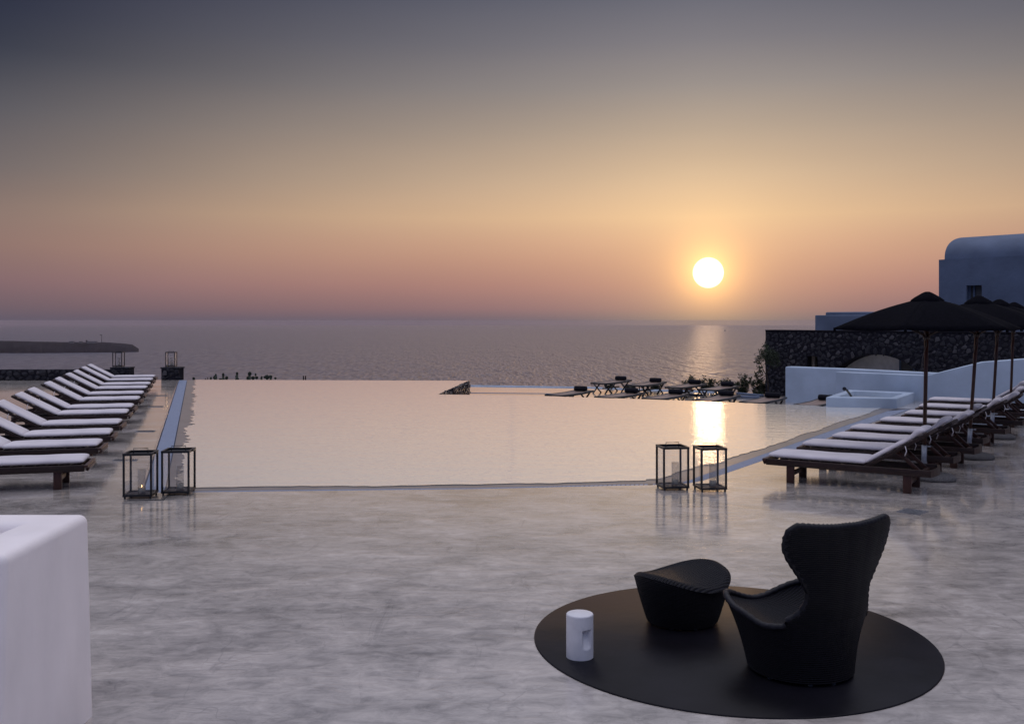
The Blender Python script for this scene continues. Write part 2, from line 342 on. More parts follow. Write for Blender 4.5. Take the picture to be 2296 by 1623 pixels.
p = at(1625.5, 742.5, 9500); t = thing('sailing_boat', 'tiny hazy sailing boat on the sea below and right of the sun', 'boat', (p.x, p.y, -100))
part('hull', MB().box((0, 0, 1.2), (14, 5, 2.6)), WHITE2, t); part('sail', MB().add([(-5, 0, 3), (4, 0, 3), (0, 0, 20), (0, .4, 3)], [(0, 1, 2), (1, 3, 2), (3, 0, 2)]), WHITE2, t)

b = MB(); nx, ny = 90, 110; vs = []
for i in range(nx):
    for j in range(ny):
        x = -120 + 240 * i / (nx - 1); s = j / (ny - 1); y = -60 + 105 * min(1, s / .4) + (0 if s < .4 else 380 * ((s - .4) / .6) ** 1.3)
        z = -1.15
        if y > 42: z -= (y - 42) * .17 + ((y - 42) ** 2) * .0006
        if x < 9 and y < 40: z = -2.2 if (-26 < x and y > -9) else -.4
        if abs(x) > 26 and y < 42: z = -.5 - .02 * (abs(x) - 26)
        z += .25 * noise.noise(Vector((x * .15, y * .15, 0))) - (.3 if y > 42 else 0)
        vs.append((x, y, max(z, -100.6)))
fs = [(i * ny + j, (i + 1) * ny + j, (i + 1) * ny + j + 1, i * ny + j + 1) for i in range(nx - 1) for j in range(ny - 1)]
b.add(vs, fs, True); tag(part('hillside', b, EARTH), kind='structure')

# ------------------------------------------------------------------ deck, pool, gutters
OUT_L = [G(400.6, 852), G(318, 1104.5)]
OUT_F = [G(616, 1101), G(1065, 1096), G(1401, 1088), G(1464, 1087), G(1510, 1085.6), G(1545, 1083), G(1578, 1076.5), G(1625, 1062)]
OUT_R = [G(2043, 916.8)]
IN_L = [G(420, 852), G(371.7, 1101)]
IN_F = [G(616.6, 1097.6), G(1065.8, 1093), G(1401, 1084.8), G(1464, 1083.8), G(1500, 1082.6), G(1530, 1079), G(1550, 1073.5), G(1568, 1066), G(1625.5, 1046.7)]
IN_R = [G(1987.8, 921)]
BOX = [G(1851.7, 911.8), G(2010.6, 915.2), G(2051, 899.8), G(1903, 873.7, .24)]
BOX[3].z = 0
gap = [p.copy() for p in OUT_L[::-1]]
deck = [Vector((-27, 35.4, 0)), Vector((-27, -9, 0)), Vector((27, -9, 0)), Vector((27, 27.5, 0)), Vector((9.6, 27.9, 0)), BOX[3], BOX[2], BOX[1], OUT_R[0] + Vector((.02, 0, 0))] + OUT_F[::-1] + OUT_L[::-1] + [OUT_L[0] + Vector((0, .1, 0))]
b = MB().poly(deck, 0.0); 
# slab skirt
edge = deck
for i in range(len(edge)):
    p, q = edge[i], edge[(i + 1) % len(edge)]
    b.add([(p.x, p.y, 0), (q.x, q.y, 0), (q.x, q.y, -.9), (p.x, p.y, -.9)], [(0, 3, 2, 1)])
tag(part('pool_deck', b, DECK), kind='structure')
FAR = [G(1823.5, 908.4), G(1714, 905), G(1566.6, 898.9), G(1411, 893.6), G(1177, 886.3), G(982, 883.9), G(1050.6, 853.2), G(700, 852), G(436, 851.2)]
basin = IN_L + IN_F + [G(1987.8, 921), BOX[1], BOX[0]] + [p for p in FAR] 
b = MB().poly([Vector((p.x, p.y, 0)) for p in basin], -.009); 
for i in range(len(basin)):
    p, q = basin[i], basin[(i + 1) % len(basin)]
    b.add([(p.x, p.y, -.009), (q.x, q.y, -.009), (q.x, q.y, -.9), (p.x, p.y, -.9)], [(0, 3, 2, 1), (0, 1, 2, 3)][:1])
tag(part('pool_basin', b, COPING), kind='structure')
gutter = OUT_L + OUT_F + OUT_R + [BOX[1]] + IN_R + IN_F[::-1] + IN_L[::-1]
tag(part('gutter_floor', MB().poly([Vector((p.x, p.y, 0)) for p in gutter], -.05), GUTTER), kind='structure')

def densify(pts, step):
    o = []
    for a, c in zip(pts[:-1], pts[1:]):
        k = max(1, int((c - a).length / step)); o += [a.lerp(c, i / k) for i in range(k)]
    return o + [pts[-1]]
inner = densify([IN_L[0]] + [IN_L[1]] + IN_F + [G(1987.8, 921)], .05)
cx, cy = 1.0, 20
wat = []
for i, p in enumerate(inner):
    a = inner[max(i - 6, 0)]; c = inner[min(i + 6, len(inner) - 1)]; d = (c - a).normalized(); nn = Vector((-d.y, d.x, 0))
    if nn.dot(Vector((cx, cy, 0)) - p) < 0: nn = -nn
    left = p.x < -4.2
    s = noise.noise(Vector((p.x * .7, p.y * .7, 1))) * .5 + .25 * noise.noise(Vector((p.x * 2.5, p.y * 2.5, 5)))
    if left:
        o = .26 + .18 * s + .10 * noise.noise(Vector((p.x * 5, p.y * 6, 7))) - (.10 if p.y < 20 else 0)
    else:
        o = .20 + .13 * s + .03 * noise.noise(Vector((p.x * 6, p.y * 6, 7)))
        o += .05
        if 1.9 < p.x < 3.2 and p.y < 14.5: o += .10
    wat.append(p + nn * max(.03, o))
BOXIN = [BOX[1] + Vector((-.35, 0.12, 0)), BOX[0]]
wb = wat + [BOX[0] + (BOX[1] - BOX[0]) * .8, BOX[0]]
farw = densify(FAR, .12)
for i, p in enumerate(farw):
    q = p.copy(); 
    if 0 < i < len(farw) - 1: q.y += .09 * noise.noise(Vector((p.x * 6, p.y * 3, 2))) ; q.x += .03 * noise.noise(Vector((p.x * 3, p.y * 6, 9)))
    wb.append(q)
b = MB(); wv = [Vector((p.x, p.y, -.002)) for p in wb]; b.poly(wv)
tag(part('pool_water', b, POOLW), kind='structure')

# gutter grates: slats one by one along the front, fine slats along the sides
def slats(line_out, line_in, pitch, gapw, z, name, parent, mat_, single):
    L = [(line_out[i + 1] - line_out[i]).length for i in range(len(line_out) - 1)]; T = sum(L); k = int(T / pitch)
    LI = [(line_in[i + 1] - line_in[i]).length for i in range(len(line_in) - 1)]; TI = sum(LI)
    def ev(pts, Ls, s):
        for i, l in enumerate(Ls):
            if s <= l or i == len(Ls) - 1: return pts[i].lerp(pts[i + 1], min(1.0, s / l))
            s -= l
    mb = MB(); cnt = 0
    for i in range(k):
        s0, s1 = i * pitch / T, (i * pitch + pitch - gapw) / T
        a, c = ev(line_out, L, s0 * T), ev(line_out, L, s1 * T); d, e = ev(line_in, LI, s0 * TI), ev(line_in, LI, s1 * TI)
        a2, c2 = a.lerp(d, .06), c.lerp(e, .06); d2, e2 = d.lerp(a, .06), e.lerp(c, .06)
        q = MB() if single else mb
        q.add([(p.x, p.y, zz) for zz in (z - .02, z) for p in (a2, c2, e2, d2)], [(4, 5, 6, 7), (3, 2, 1, 0), (0, 1, 5, 4), (1, 2, 6, 5), (2, 3, 7, 6), (3, 0, 4, 7)])
        if single: part(name, q, mat_, parent); cnt += 1
    if not single: o = part(name, mb, mat_, parent); o['kind'] = 'stuff'
fg = thing('overflow_grate', 'pale slotted overflow grate along the near edge of the pool', 'grate')
slats([OUT_L[1]] + OUT_F[:4], [IN_L[1] ] + IN_F[:4], .062, .014, -.004, 'grate_slat', fg, GRATE, True)
rg = thing('overflow_grate', 'bluish white grate running beside the right lounger row', 'grate')
slats(OUT_F[3:] + OUT_R, IN_F[3:] + IN_R, .03, .007, -.004, 'grate_slat', rg, GRATE, False)
lg = thing('overflow_grate', 'bluish grate channel along the left side of the pool', 'grate')
slats(OUT_L[::-1], IN_L[::-1], .03, .006, -.004, 'grate_slat', lg, GRATE, False)
# raised lip of the deck along the left channel
lip = MB(); pts = densify([OUT_L[0], OUT_L[1]], .4)
lip.tube([(p.x - .02 + .012 * noise.noise(p * 1.3), p.y, .004) for p in pts], .014, 6)
tag(part('deck_edge_lip', lip, DECK), kind='structure')

# ------------------------------------------------------------------ stones
def stone_mesh(k):
    rnd = random.Random(100 + k); bm = bmesh.new()
    for i in range(15):
        a = rnd.uniform(0, 2 * PI); e = rnd.uniform(-1, 1); q = math.sqrt(1 - e * e); s = rnd.uniform(.88, 1.05)
        bm.verts.new((q * math.cos(a) * s, e * .55 * s, q * math.sin(a) * s))
    r_ = bmesh.ops.convex_hull(bm, input=bm.verts)
    bmesh.ops.delete(bm, geom=[v for v in bm.verts if not v.link_faces], context='VERTS')
    bmesh.ops.triangulate(bm, faces=bm.faces)
    me = bpy.data.meshes.new('stone'); bm.to_mesh(me); bm.free(); return me
STM = [stone_mesh(k) for k in range(14)]
for i, m_ in enumerate(STM): m_.materials.append(STONEL if i % 7 == 0 else STONE)
def rubble(parent, p0, d, nrm_, length, z0, z1, rmin, rmax, ok=lambda s, z: True, limit=300, seed=1, pref=lambda s, z, r: r, tries=9000):
    """packs stones on the vertical face from p0 along d; the best `limit` are parts, the rest one part"""
    rnd = random.Random(seed); pl = []; d = Vector(d).normalized(); nrm_ = Vector(nrm_).normalized(); cell = {}
    for q in range(tries):
        r_ = rmax * (1 - q / tries) ** 1.3 + rmin; s, z = rnd.uniform(.4 * r_, length - .4 * r_), rnd.uniform(z0 + .5 * r_, z1 - .8 * r_)
        if not ok(s, z): continue
        c = (int(s / .35), int(z / .35 + 50)); hit = False
        for a in (-1, 0, 1):
            for e in (-1, 0, 1):
                for (s2, z2, r2) in cell.get((c[0] + a, c[1] + e), ()):
                    if (s - s2) ** 2 + ((z - z2) * 1.25) ** 2 < ((r_ + r2) * .88) ** 2: hit = True; break
                if hit: break
            if hit: break
        if hit: continue
        cell.setdefault(c, []).append((s, z, r_)); pl.append((s, z, r_))
    pl.sort(key=lambda t_: -pref(*t_)); ang_ = math.atan2(d.y, d.x)
    rest = MB()
    for i, (s, z, r_) in enumerate(pl):
        P = Vector(p0) + d * s + nrm_ * rnd.uniform(-.25, .05) * r_; P.z = z
        me = STM[rnd.randrange(14)]; tilt = rnd.uniform(-.6, .6); sc = (r_ * rnd.uniform(1.0, 1.3), r_ * rnd.uniform(.8, 1.1), r_ * rnd.uniform(.78, 1.0))
        M = Matrix.Translation(P) @ Matrix.Rotation(ang_, 4, 'Z') @ Matrix.Rotation(tilt, 4, 'Y') @ Matrix.Diagonal((*sc, 1))
        if i < limit:
            o = link('stone', me, None, parent); o.matrix_local = parent.matrix_basis.inverted() @ M
        else: rest.add([M @ v.co for v in me.vertices], [tuple(f.vertices) for f in me.polygons])
    if rest.v:
        o = part('small_stones', rest, STONE, parent); o['kind'] = 'stuff'; o.matrix_local = parent.matrix_basis.inverted()
    return len(pl)

# infinity edge wall of the far basin (dark wet stone face)
pa, pb = G(982, 883.9), G(1050.6, 853.2); dd = (pb - pa).normalized(); nn = Vector((dd.y, -dd.x, 0))
t = thing('overflow_wall', 'wet dark stone face of the infinity edge where the far basin steps out', 'wall')
q = MB(); a0, b0 = pa - nn * .3, pb - nn * .3
q.prism([pa + nn * .02 - dd * .5, pb + nn * .02, b0, a0 - dd * .5], -1.3, -.012); part('wall_core', q, MORTAR, t)
rnd = random.Random(5); q = MB(); L = (pb - pa).length
for i in range(520):
    s = rnd.uniform(-.3, L); z = rnd.uniform(-.72, -.03); P = pa + dd * s + nn * .03; h = rnd.uniform(.03, .10)
    q.box((P.x, P.y, z), (rnd.uniform(.05, .16), rnd.uniform(.03, .09), h), Matrix.Rotation(math.atan2(dd.y, dd.x) + rnd.uniform(-.3, .3), 3, 'Z') @ Matrix.Rotation(rnd.uniform(-.5, .5), 3, 'Y'))
WETST = mat('wet_dark_stone', (.05, .038, .034), .22, .6, var=.7, vscale=5)
o = part('facing_stones', q, WETST, t); o['kind'] = 'stuff'

# lower terrace
TZ = -.65
ter = [(-2.5, 28.2), (-1.87, 41.6), (3.26, 40.5), (5.06, 39.2), (7.86, 38.0), (9.9, 37.2), (16, 34), (16, 24), (9, 24.2), (7.6, 24.5), (6.5, 25), (5, 25.8), (3.2, 26.6), (.37, 27.8)]
TERR = mat('terrace_cement', (.42, .38, .38), .36, .5, var=.2, vscale=1.2, bump=.004, bscale=4)
tag(part('lower_terrace', MB().prism(ter, TZ - .4, TZ), DECK), kind='structure')
t = thing('terrace_rim', 'low bluish white rim along the seaward edge of the lower terrace', 'kerb')
q = MB(); e = [Vector((*p, 0)) for p in ter[1:5]]
for a, c in zip(e[:-1], e[1:]):
    d_ = (c - a).normalized(); n_ = Vector((-d_.y, d_.x, 0)); n_ = n_ if n_.y > 0 else -n_
    q.prism([a, c, c + n_ * .3, a + n_ * .3], TZ - .4, TZ + .035)
part('rim', q, WHITE, t, .02, 2)
t = thing('planter_kerb', 'low white planter kerb beneath the shrubs by the stone wall', 'kerb')
for k, (u1, v1, u2, v2) in enumerate(((1490, 880, 1580, 882.5), (1650, 879, 1706, 884), (1600, 886, 1702, 889))):
    a, c = G(u1, v1, TZ + .08), G(u2, v2, TZ + .08); d_ = (c - a).normalized(); n_ = Vector((-d_.y, d_.x, 0))
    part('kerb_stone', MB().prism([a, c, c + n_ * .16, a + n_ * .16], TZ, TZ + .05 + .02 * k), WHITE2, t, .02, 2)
t = thing('slot_drain', 'narrow slotted drain across the lower terrace beside the infinity edge', 'drain')
a, c = G(1051, 881.5, TZ), G(1290, 883.5, TZ); q = MB(); d_ = (c - a).normalized(); n_ = Vector((-d_.y, d_.x, 0))
q.prism([a, c, c + n_ * .25, a + n_ * .25], TZ + .001, TZ + .006); part('drain_cover', q, WHITE2, t)
q = MB(); k = int((c - a).length / .12)
for i in range(k): P = a + d_ * (.12 * i + .04) + n_ * .12; q.box((P.x, P.y, TZ + .007), (.03, .18, .006), Matrix.Rotation(math.atan2(d_.y, d_.x), 3, 'Z'))
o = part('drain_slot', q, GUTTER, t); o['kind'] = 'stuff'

# ------------------------------------------------------------------ jacuzzi box, white walls
t = thing('plunge_basin', 'low white square plunge basin with thick rim at the pool corner', 'basin')
ZB = .24
def inset(P, k):
    c = sum(P, Vector()) / 4; return [p.lerp(c, k) for p in P]
inn = inset(BOX, .24)
q = MB()
for i in range(4):
    a, c = BOX[i], BOX[(i + 1) % 4]; a2, c2 = inn[i], inn[(i + 1) % 4]
    q.add([(a.x, a.y, -.9), (c.x, c.y, -.9), (c.x, c.y, ZB), (a.x, a.y, ZB), (c2.x, c2.y, ZB), (a2.x, a2.y, ZB), (c2.x, c2.y, -.3), (a2.x, a2.y, -.3)], [(0, 1, 2, 3), (3, 2, 4, 5), (5, 4, 6, 7)])
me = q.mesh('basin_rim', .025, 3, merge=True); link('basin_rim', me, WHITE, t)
part('basin_water', MB().poly([Vector((p.x, p.y, 0)) for p in inn], .10), POOLW, t)
t = thing('grab_rail', 'short black curved grab rail rising from the plunge basin', 'rail')
p1, p2 = G(1887, 889, .24), G(1872, 874, .30)
pr = at(1909, 889, 25.3); pts = []
for k in range(9):
    s = k / 8; uu = 1909 - 12.5 * s - 2.5 * math.sin(s * 1.5); vv = 889 - 14 * math.sin(s * PI / 2) - 3 * s
    pts.append(at(uu, vv, 25.3 - .2 * s))
part('rail', MB().tube(pts, .028, 8), BLACK, t)
part('hand_grip', MB().tube([pts[-1], at(1893, 871.5, 25.05)], .05, 8), BLACK, t)

def wallstrip(name, label, pts, th, zb, tops, mat_=WHITE, bev=.05):
    """a plastered wall: plan points, thickness to the far side, sloping tops"""
    t = thing(name, label, 'wall'); q = MB(); P = [Vector((p[0], p[1], 0)) for p in pts]; n_ = len(P); nor = []
    for i in range(n_):
        d_ = (P[min(i + 1, n_ - 1)] - P[max(i - 1, 0)]).normalized(); m = Vector((-d_.y, d_.x, 0)); nor.append(m if m.y > 0 else -m)
    vs = []; fs = []
    for i in range(n_):
        a, c = P[i], P[i] + nor[i] * th
        vs += [(a.x, a.y, zb), (a.x, a.y, tops[i]), (c.x, c.y, tops[i]), (c.x, c.y, zb)]
    for i in range(n_ - 1):
        k = 4 * i; fs += [(k, k + 4, k + 5, k + 1), (k + 1, k + 5, k + 6, k + 2), (k + 2, k + 6, k + 7, k + 3)]
    fs += [(0, 1, 2, 3), (4 * n_ - 1, 4 * n_ - 2, 4 * n_ - 3, 4 * n_ - 4)]
    q.add(vs, fs); part('wall_body', q, mat_, t, bev, 4); return t
def ray(u, y): return ((u - U0) / F * y, y)
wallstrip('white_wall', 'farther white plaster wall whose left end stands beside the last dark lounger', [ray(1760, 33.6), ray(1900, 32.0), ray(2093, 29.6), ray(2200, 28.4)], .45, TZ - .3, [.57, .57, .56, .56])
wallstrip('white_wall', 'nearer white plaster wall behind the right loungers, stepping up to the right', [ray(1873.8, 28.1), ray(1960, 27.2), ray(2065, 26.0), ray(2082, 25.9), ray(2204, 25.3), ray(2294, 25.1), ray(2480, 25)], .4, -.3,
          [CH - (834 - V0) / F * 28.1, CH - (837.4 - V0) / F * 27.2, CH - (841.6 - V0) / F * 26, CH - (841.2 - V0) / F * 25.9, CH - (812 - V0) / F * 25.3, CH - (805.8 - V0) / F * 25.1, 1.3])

# ------------------------------------------------------------------ stone house with arch
DW = Vector((.65, -.76, 0)).normalized(); NW = Vector((DW.y, -DW.x, 0)); NW = NW if NW.y < 0 else -NW      # NW points to the camera side
S0 = Vector((9.6, 36.9, 0)); ST = 1.76; AC, AR, AZ = 4.48, 2.32, -1.33
t = thing('stone_house', 'dark lava stone house front with a wide arch and a flat parapet', 'house')
def wp(s, z, out=0.0): P = S0 + DW * s + NW * out; return (P.x, P.y, z)
LEN = 16.0; q = MB(); arc = []
aw = math.sqrt(AR * AR - (TZ - AZ) ** 2); th0 = math.atan2(TZ - AZ, aw)
for k in range(25): a = PI - th0 - (PI - 2 * th0) * k / 24; arc.append((AC + AR * math.cos(a), AZ + AR * math.sin(a)))
ax0, ax1 = AC - aw, AC + aw
D0, D1, DT = 1.78, 2.22, .86            # narrow doorway left of the arch
outl = [(0, TZ - .5), (0, ST), (LEN, ST), (LEN, TZ - .5), (ax1, TZ - .5)] + arc[::-1] + [(ax0, TZ - .5), (D1, TZ - .5), (D1, DT), (D0, DT), (D0, TZ - .5)]
v2 = [Vector((a, c, 0)) for a, c in outl]; tr = tessellate_polygon([v2]); n_ = len(v2)
def face_dir(tt): a, c, e = [v2[i] for i in tt]; return (c - a).cross(e - a).z > 0
front = [wp(a, c) for a, c in outl]; back = [wp(a, c, -.55) for a, c in outl]
fs = [tuple(tt) if face_dir(tt) else tuple(reversed(tt)) for tt in tr]
q.add(front + back, fs + [tuple(n_ + i for i in reversed(f)) for f in fs] + [(i, n_ + i, n_ + (i + 1) % n_, (i + 1) % n_) for i in range(n_)])
part('wall', q, MORTAR, t)
def okf(s, z):
    if (s - AC) ** 2 + (z - AZ) ** 2 < (AR + .24) ** 2: return False
    if D0 - .05 < s < D1 + .05 and z < DT + .04: return False
    return True
def seen(s, z, r_): return r_ + (.5 if z > .40 else 0) - (.6 if s > 9.6 else 0)
rubble(t, wp(0, 0), DW, NW, LEN, TZ, ST, .036, .078, okf, 300, 3, seen, 16000)
q = MB()
for k in range(2): q.add([wp(a, ST - .02 + k * .05, o_) for a, o_ in ((0, .03), (LEN, .03), (LEN, -.58), (0, -.58))], [(0, 1, 2, 3)])
# left return wall, voussoirs, recess
ret = S0; RD = -NW
q = MB().prism([S0 - DW * 0 + RD * .5, S0 + RD * 5.5, S0 + DW * .5 + RD * 5.5, S0 + DW * .5 + RD * .5], TZ - .5, ST); part('side_wall', q, MORTAR, t)
rnd = random.Random(9)
for k in range(21):
    a = PI - th0 - (PI - 2 * th0) * (k + .5) / 21; rr_ = AR + .11; me = STM[k % 14]
    P = Vector(wp(AC + rr_ * math.cos(a), AZ + rr_ * math.sin(a), .02))
    M = Matrix.Translation(P) @ Matrix.Rotation(math.atan2(DW.y, DW.x), 4, 'Z') @ Matrix.Rotation(PI / 2 - a, 4, 'Y') @ Matrix.Diagonal((.105 + rnd.uniform(-.02, .01), .11, .14 + rnd.uniform(-.02, .03), 1))
    o = link('arch_stone', me, None, t); o.matrix_local = M
q = MB(); q.add([wp(2.0, TZ - .4, -1.3), wp(7.6, TZ - .4, -1.3), wp(7.6, ST - .4, -1.3), wp(2.0, ST - .4, -1.3)], [(0, 1, 2, 3)])
q.add([wp(2.0, ST - .4, -1.3), wp(7.6, ST - .4, -1.3), wp(7.6, ST - .4, -.56), wp(2.0, ST - .4, -.56)], [(0, 1, 2, 3)])
part('recess_wall', q, mat('pale_recess_plaster', (.80, .77, .74), .85, .2, var=.1), t)
q = MB()
def pbox(q, s0, s1, z0, z1, o0, o1):
    q.add([wp(s0, z0, o0), wp(s1, z0, o0), wp(s1, z1, o0), wp(s0, z1, o0), wp(s0, z0, o1), wp(s1, z0, o1), wp(s1, z1, o1), wp(s0, z1, o1)],
          [(0, 1, 2, 3), (7, 6, 5, 4), (0, 4, 5, 1), (1, 5, 6, 2), (2, 6, 7, 3), (3, 7, 4, 0)]); return q
part('shutter', pbox(MB(), 4.75, 5.70, -.5, .76, -1.28, -1.22), DARKWIN, t)
for s_ in (4.72, 5.22, 5.70): part('shutter_frame', pbox(MB(), s_ - .03, s_ + .03, -.5, .80, -1.24, -1.18), WHITE2, t)
part('doorway_back', pbox(MB(), D0 - .2, D1 + .3, TZ, DT + .2, -1.0, -.9), MORTAR, t)
part('door_frame', pbox(MB(), D0 + .02, D0 + .15, TZ, DT, -.40, -.28), mat('pale_wood', (.20, .17, .14), .7), t)
q = MB(); pbox(q, 0, LEN, ST, ST + .045, .04, -.58); part('coping', q, MORTAR, t, .015, 2)

# ------------------------------------------------------------------ white houses behind
def hp(o, s, d_, z): P = Vector((o[0], o[1], 0)) + DW * s - NW * d_; return (P.x, P.y, z)
o1 = ray(1827, 41.0); t = thing('low_white_house', 'low white flat roofed house showing over the stone wall', 'house')
zt = CH + 12.3 / F * 41
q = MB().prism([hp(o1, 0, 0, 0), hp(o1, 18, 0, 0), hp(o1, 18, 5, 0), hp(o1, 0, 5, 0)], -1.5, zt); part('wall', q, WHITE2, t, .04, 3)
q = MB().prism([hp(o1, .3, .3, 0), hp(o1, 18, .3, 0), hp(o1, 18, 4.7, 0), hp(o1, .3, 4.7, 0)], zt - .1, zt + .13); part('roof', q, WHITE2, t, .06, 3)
o2 = ray(2105, 44.5); t = thing('vaulted_white_house', 'tall white house with a barrel vaulted roof and one deep small window', 'house')
ze = CH + 136.5 / F * 44.5; WL = 14; WDp = 4.8
w0, w1 = 1.26, 1.93; wz1 = CH - (640.5 - V0) / F * 43.7; wz0 = wz1 - 1.2
bw = (0, w0, w1, WL); q = MB()
def quad(q, s0, s1, z0, z1, d_=0): q.add([hp(o2, s0, d_, z0), hp(o2, s1, d_, z0), hp(o2, s1, d_, z1), hp(o2, s0, d_, z1)], [(0, 1, 2, 3)])
ZG = -1.5
quad(q, 0, w0, ZG, ze); quad(q, w1, WL, ZG, ze); quad(q, w0, w1, wz1, ze); quad(q, w0, w1, ZG, wz0)
dpt = .35
q.add([hp(o2, w0, 0, wz0), hp(o2, w0, dpt, wz0), hp(o2, w0, dpt, wz1), hp(o2, w0, 0, wz1)], [(0, 1, 2, 3)])
q.add([hp(o2, w1, 0, wz0), hp(o2, w1, dpt, wz0), hp(o2, w1, dpt, wz1), hp(o2, w1, 0, wz1)], [(3, 2, 1, 0)])
q.add([hp(o2, w0, 0, wz1), hp(o2, w0, dpt, wz1), hp(o2, w1, dpt, wz1), hp(o2, w1, 0, wz1)], [(0, 1, 2, 3)])
q.add([hp(o2, w0, 0, wz0), hp(o2, w0, dpt, wz0), hp(o2, w1, dpt, wz0), hp(o2, w1, 0, wz0)], [(3, 2, 1, 0)])
q.add([hp(o2, 0, 0, ZG), hp(o2, 0, WDp, ZG), hp(o2, 0, WDp, ze), hp(o2, 0, 0, ze)], [(3, 2, 1, 0)])
q.add([hp(o2, WL, 0, ZG), hp(o2, WL, WDp, ZG), hp(o2, WL, WDp, ze), hp(o2, WL, 0, ze)], [(0, 1, 2, 3)])
q.add([hp(o2, 0, WDp, ZG), hp(o2, WL, WDp, ZG), hp(o2, WL, WDp, ze), hp(o2, 0, WDp, ze)], [(3, 2, 1, 0)])
q.add([hp(o2, 0, 0, ze), hp(o2, WL, 0, ze), hp(o2, WL, WDp, ze), hp(o2, 0, WDp, ze)], [(0, 1, 2, 3)])
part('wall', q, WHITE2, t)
q = MB(); ns_ = 28; vs = []; rh = 1.12; r0, r1 = .22, WDp - .22; s_in = .16
for e_ in (s_in, WL):
    for k in range(ns_ + 1):
        a = PI * k / ns_; dd_ = (r0 + r1) / 2 - (r1 - r0) / 2 * math.cos(a); vs.append(hp(o2, e_, dd_, ze + .01 + rh * math.sin(a) ** .8))
fs = [(k, ns_ + 1 + k, ns_ + 2 + k, k + 1) for k in range(ns_)]
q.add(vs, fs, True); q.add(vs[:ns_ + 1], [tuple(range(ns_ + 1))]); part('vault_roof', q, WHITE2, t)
q = MB(); quad(q, w0, w1, wz0, wz1, dpt - .02); wd = part('window', q, DARKWIN, t)
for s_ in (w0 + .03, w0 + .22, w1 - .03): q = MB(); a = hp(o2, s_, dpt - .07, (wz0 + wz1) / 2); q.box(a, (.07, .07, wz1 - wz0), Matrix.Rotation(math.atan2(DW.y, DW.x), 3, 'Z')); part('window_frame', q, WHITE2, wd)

# ------------------------------------------------------------------ far left wall and pillars
t = thing('stone_wall', 'low dark rubble wall behind the left lounger row', 'wall', (-25, 35.1, 0))
part('wall_core', MB().box((5.6, .22, .1), (11.2, .42, .56)), MORTAR, t)
rubble(t, (-25, 35.1, 0), (1, 0, 0), (0, -1, 0), 11.0, 0, .40, .05, .09, seed=11, limit=300, tries=2500, pref=lambda s, z, r_: s)
for k, (u0_, u1_, lab) in enumerate(((245, 290, 'squat dark stone pillar closing the end of the rubble wall'), (358, 403, 'squat dark stone pillar standing alone at the far pool corner'))):
    x0, x1 = (u0_ - U0) / F * 35.3, (u1_ - U0) / F * 35.3; t = thing('stone_pillar', lab, 'pillar', ((x0 + x1) / 2, 35.6, 0), 0, 'stone pillars under the far lanterns')
    wx = x1 - x0; part('pillar_core', MB().box((0, 0, .2), (wx - .1, .55, .44)), MORTAR, t); part('pillar_cap', MB().box((0, 0, .435), (wx - .02, .58, .05)), STONE, t, .015, 2)
    rubble(t, (x0 + .02, 35.31, 0), (1, 0, 0), (0, -1, 0), wx - .04, 0, .42, .05, .09, seed=20 + k, tries=600)

# ------------------------------------------------------------------ white pedestal at the left
t = thing('plaster_pedestal', 'tall rounded white plaster block with a hollow top in the near left corner', 'pedestal', (-2.95, 4.9, 0))
def ring(x0, x1, y0, y1, z): return [(x0, y0, z), (x1, y0, z), (x1, y1, z), (x0, y1, z)]
q = MB(); HZ = 1.10
q.add(ring(-.70, .665, -.58, .44, -.01) + [(-.66, -.54, HZ), (.685, -.54, HZ), (.645, .42, HZ), (-.66, .42, HZ)] + ring(-.42, .38, -.30, .20, HZ - .005) + ring(-.40, .36, -.28, .18, HZ - .30),
      [(0, 1, 5, 4), (1, 2, 6, 5), (2, 3, 7, 6), (3, 0, 4, 7), (4, 5, 9, 8), (5, 6, 10, 9), (6, 7, 11, 10), (7, 4, 8, 11), (8, 9, 13, 12), (9, 10, 14, 13), (10, 11, 15, 14), (11, 8, 12, 15), (12, 13, 14, 15)])
part('block', q, mat('pedestal_plaster', (.90, .84, .84), .8, .3, var=.06, vscale=3.0, stretch=(1, 1, .5), bump=.012, bscale=5), t, .045, 5)

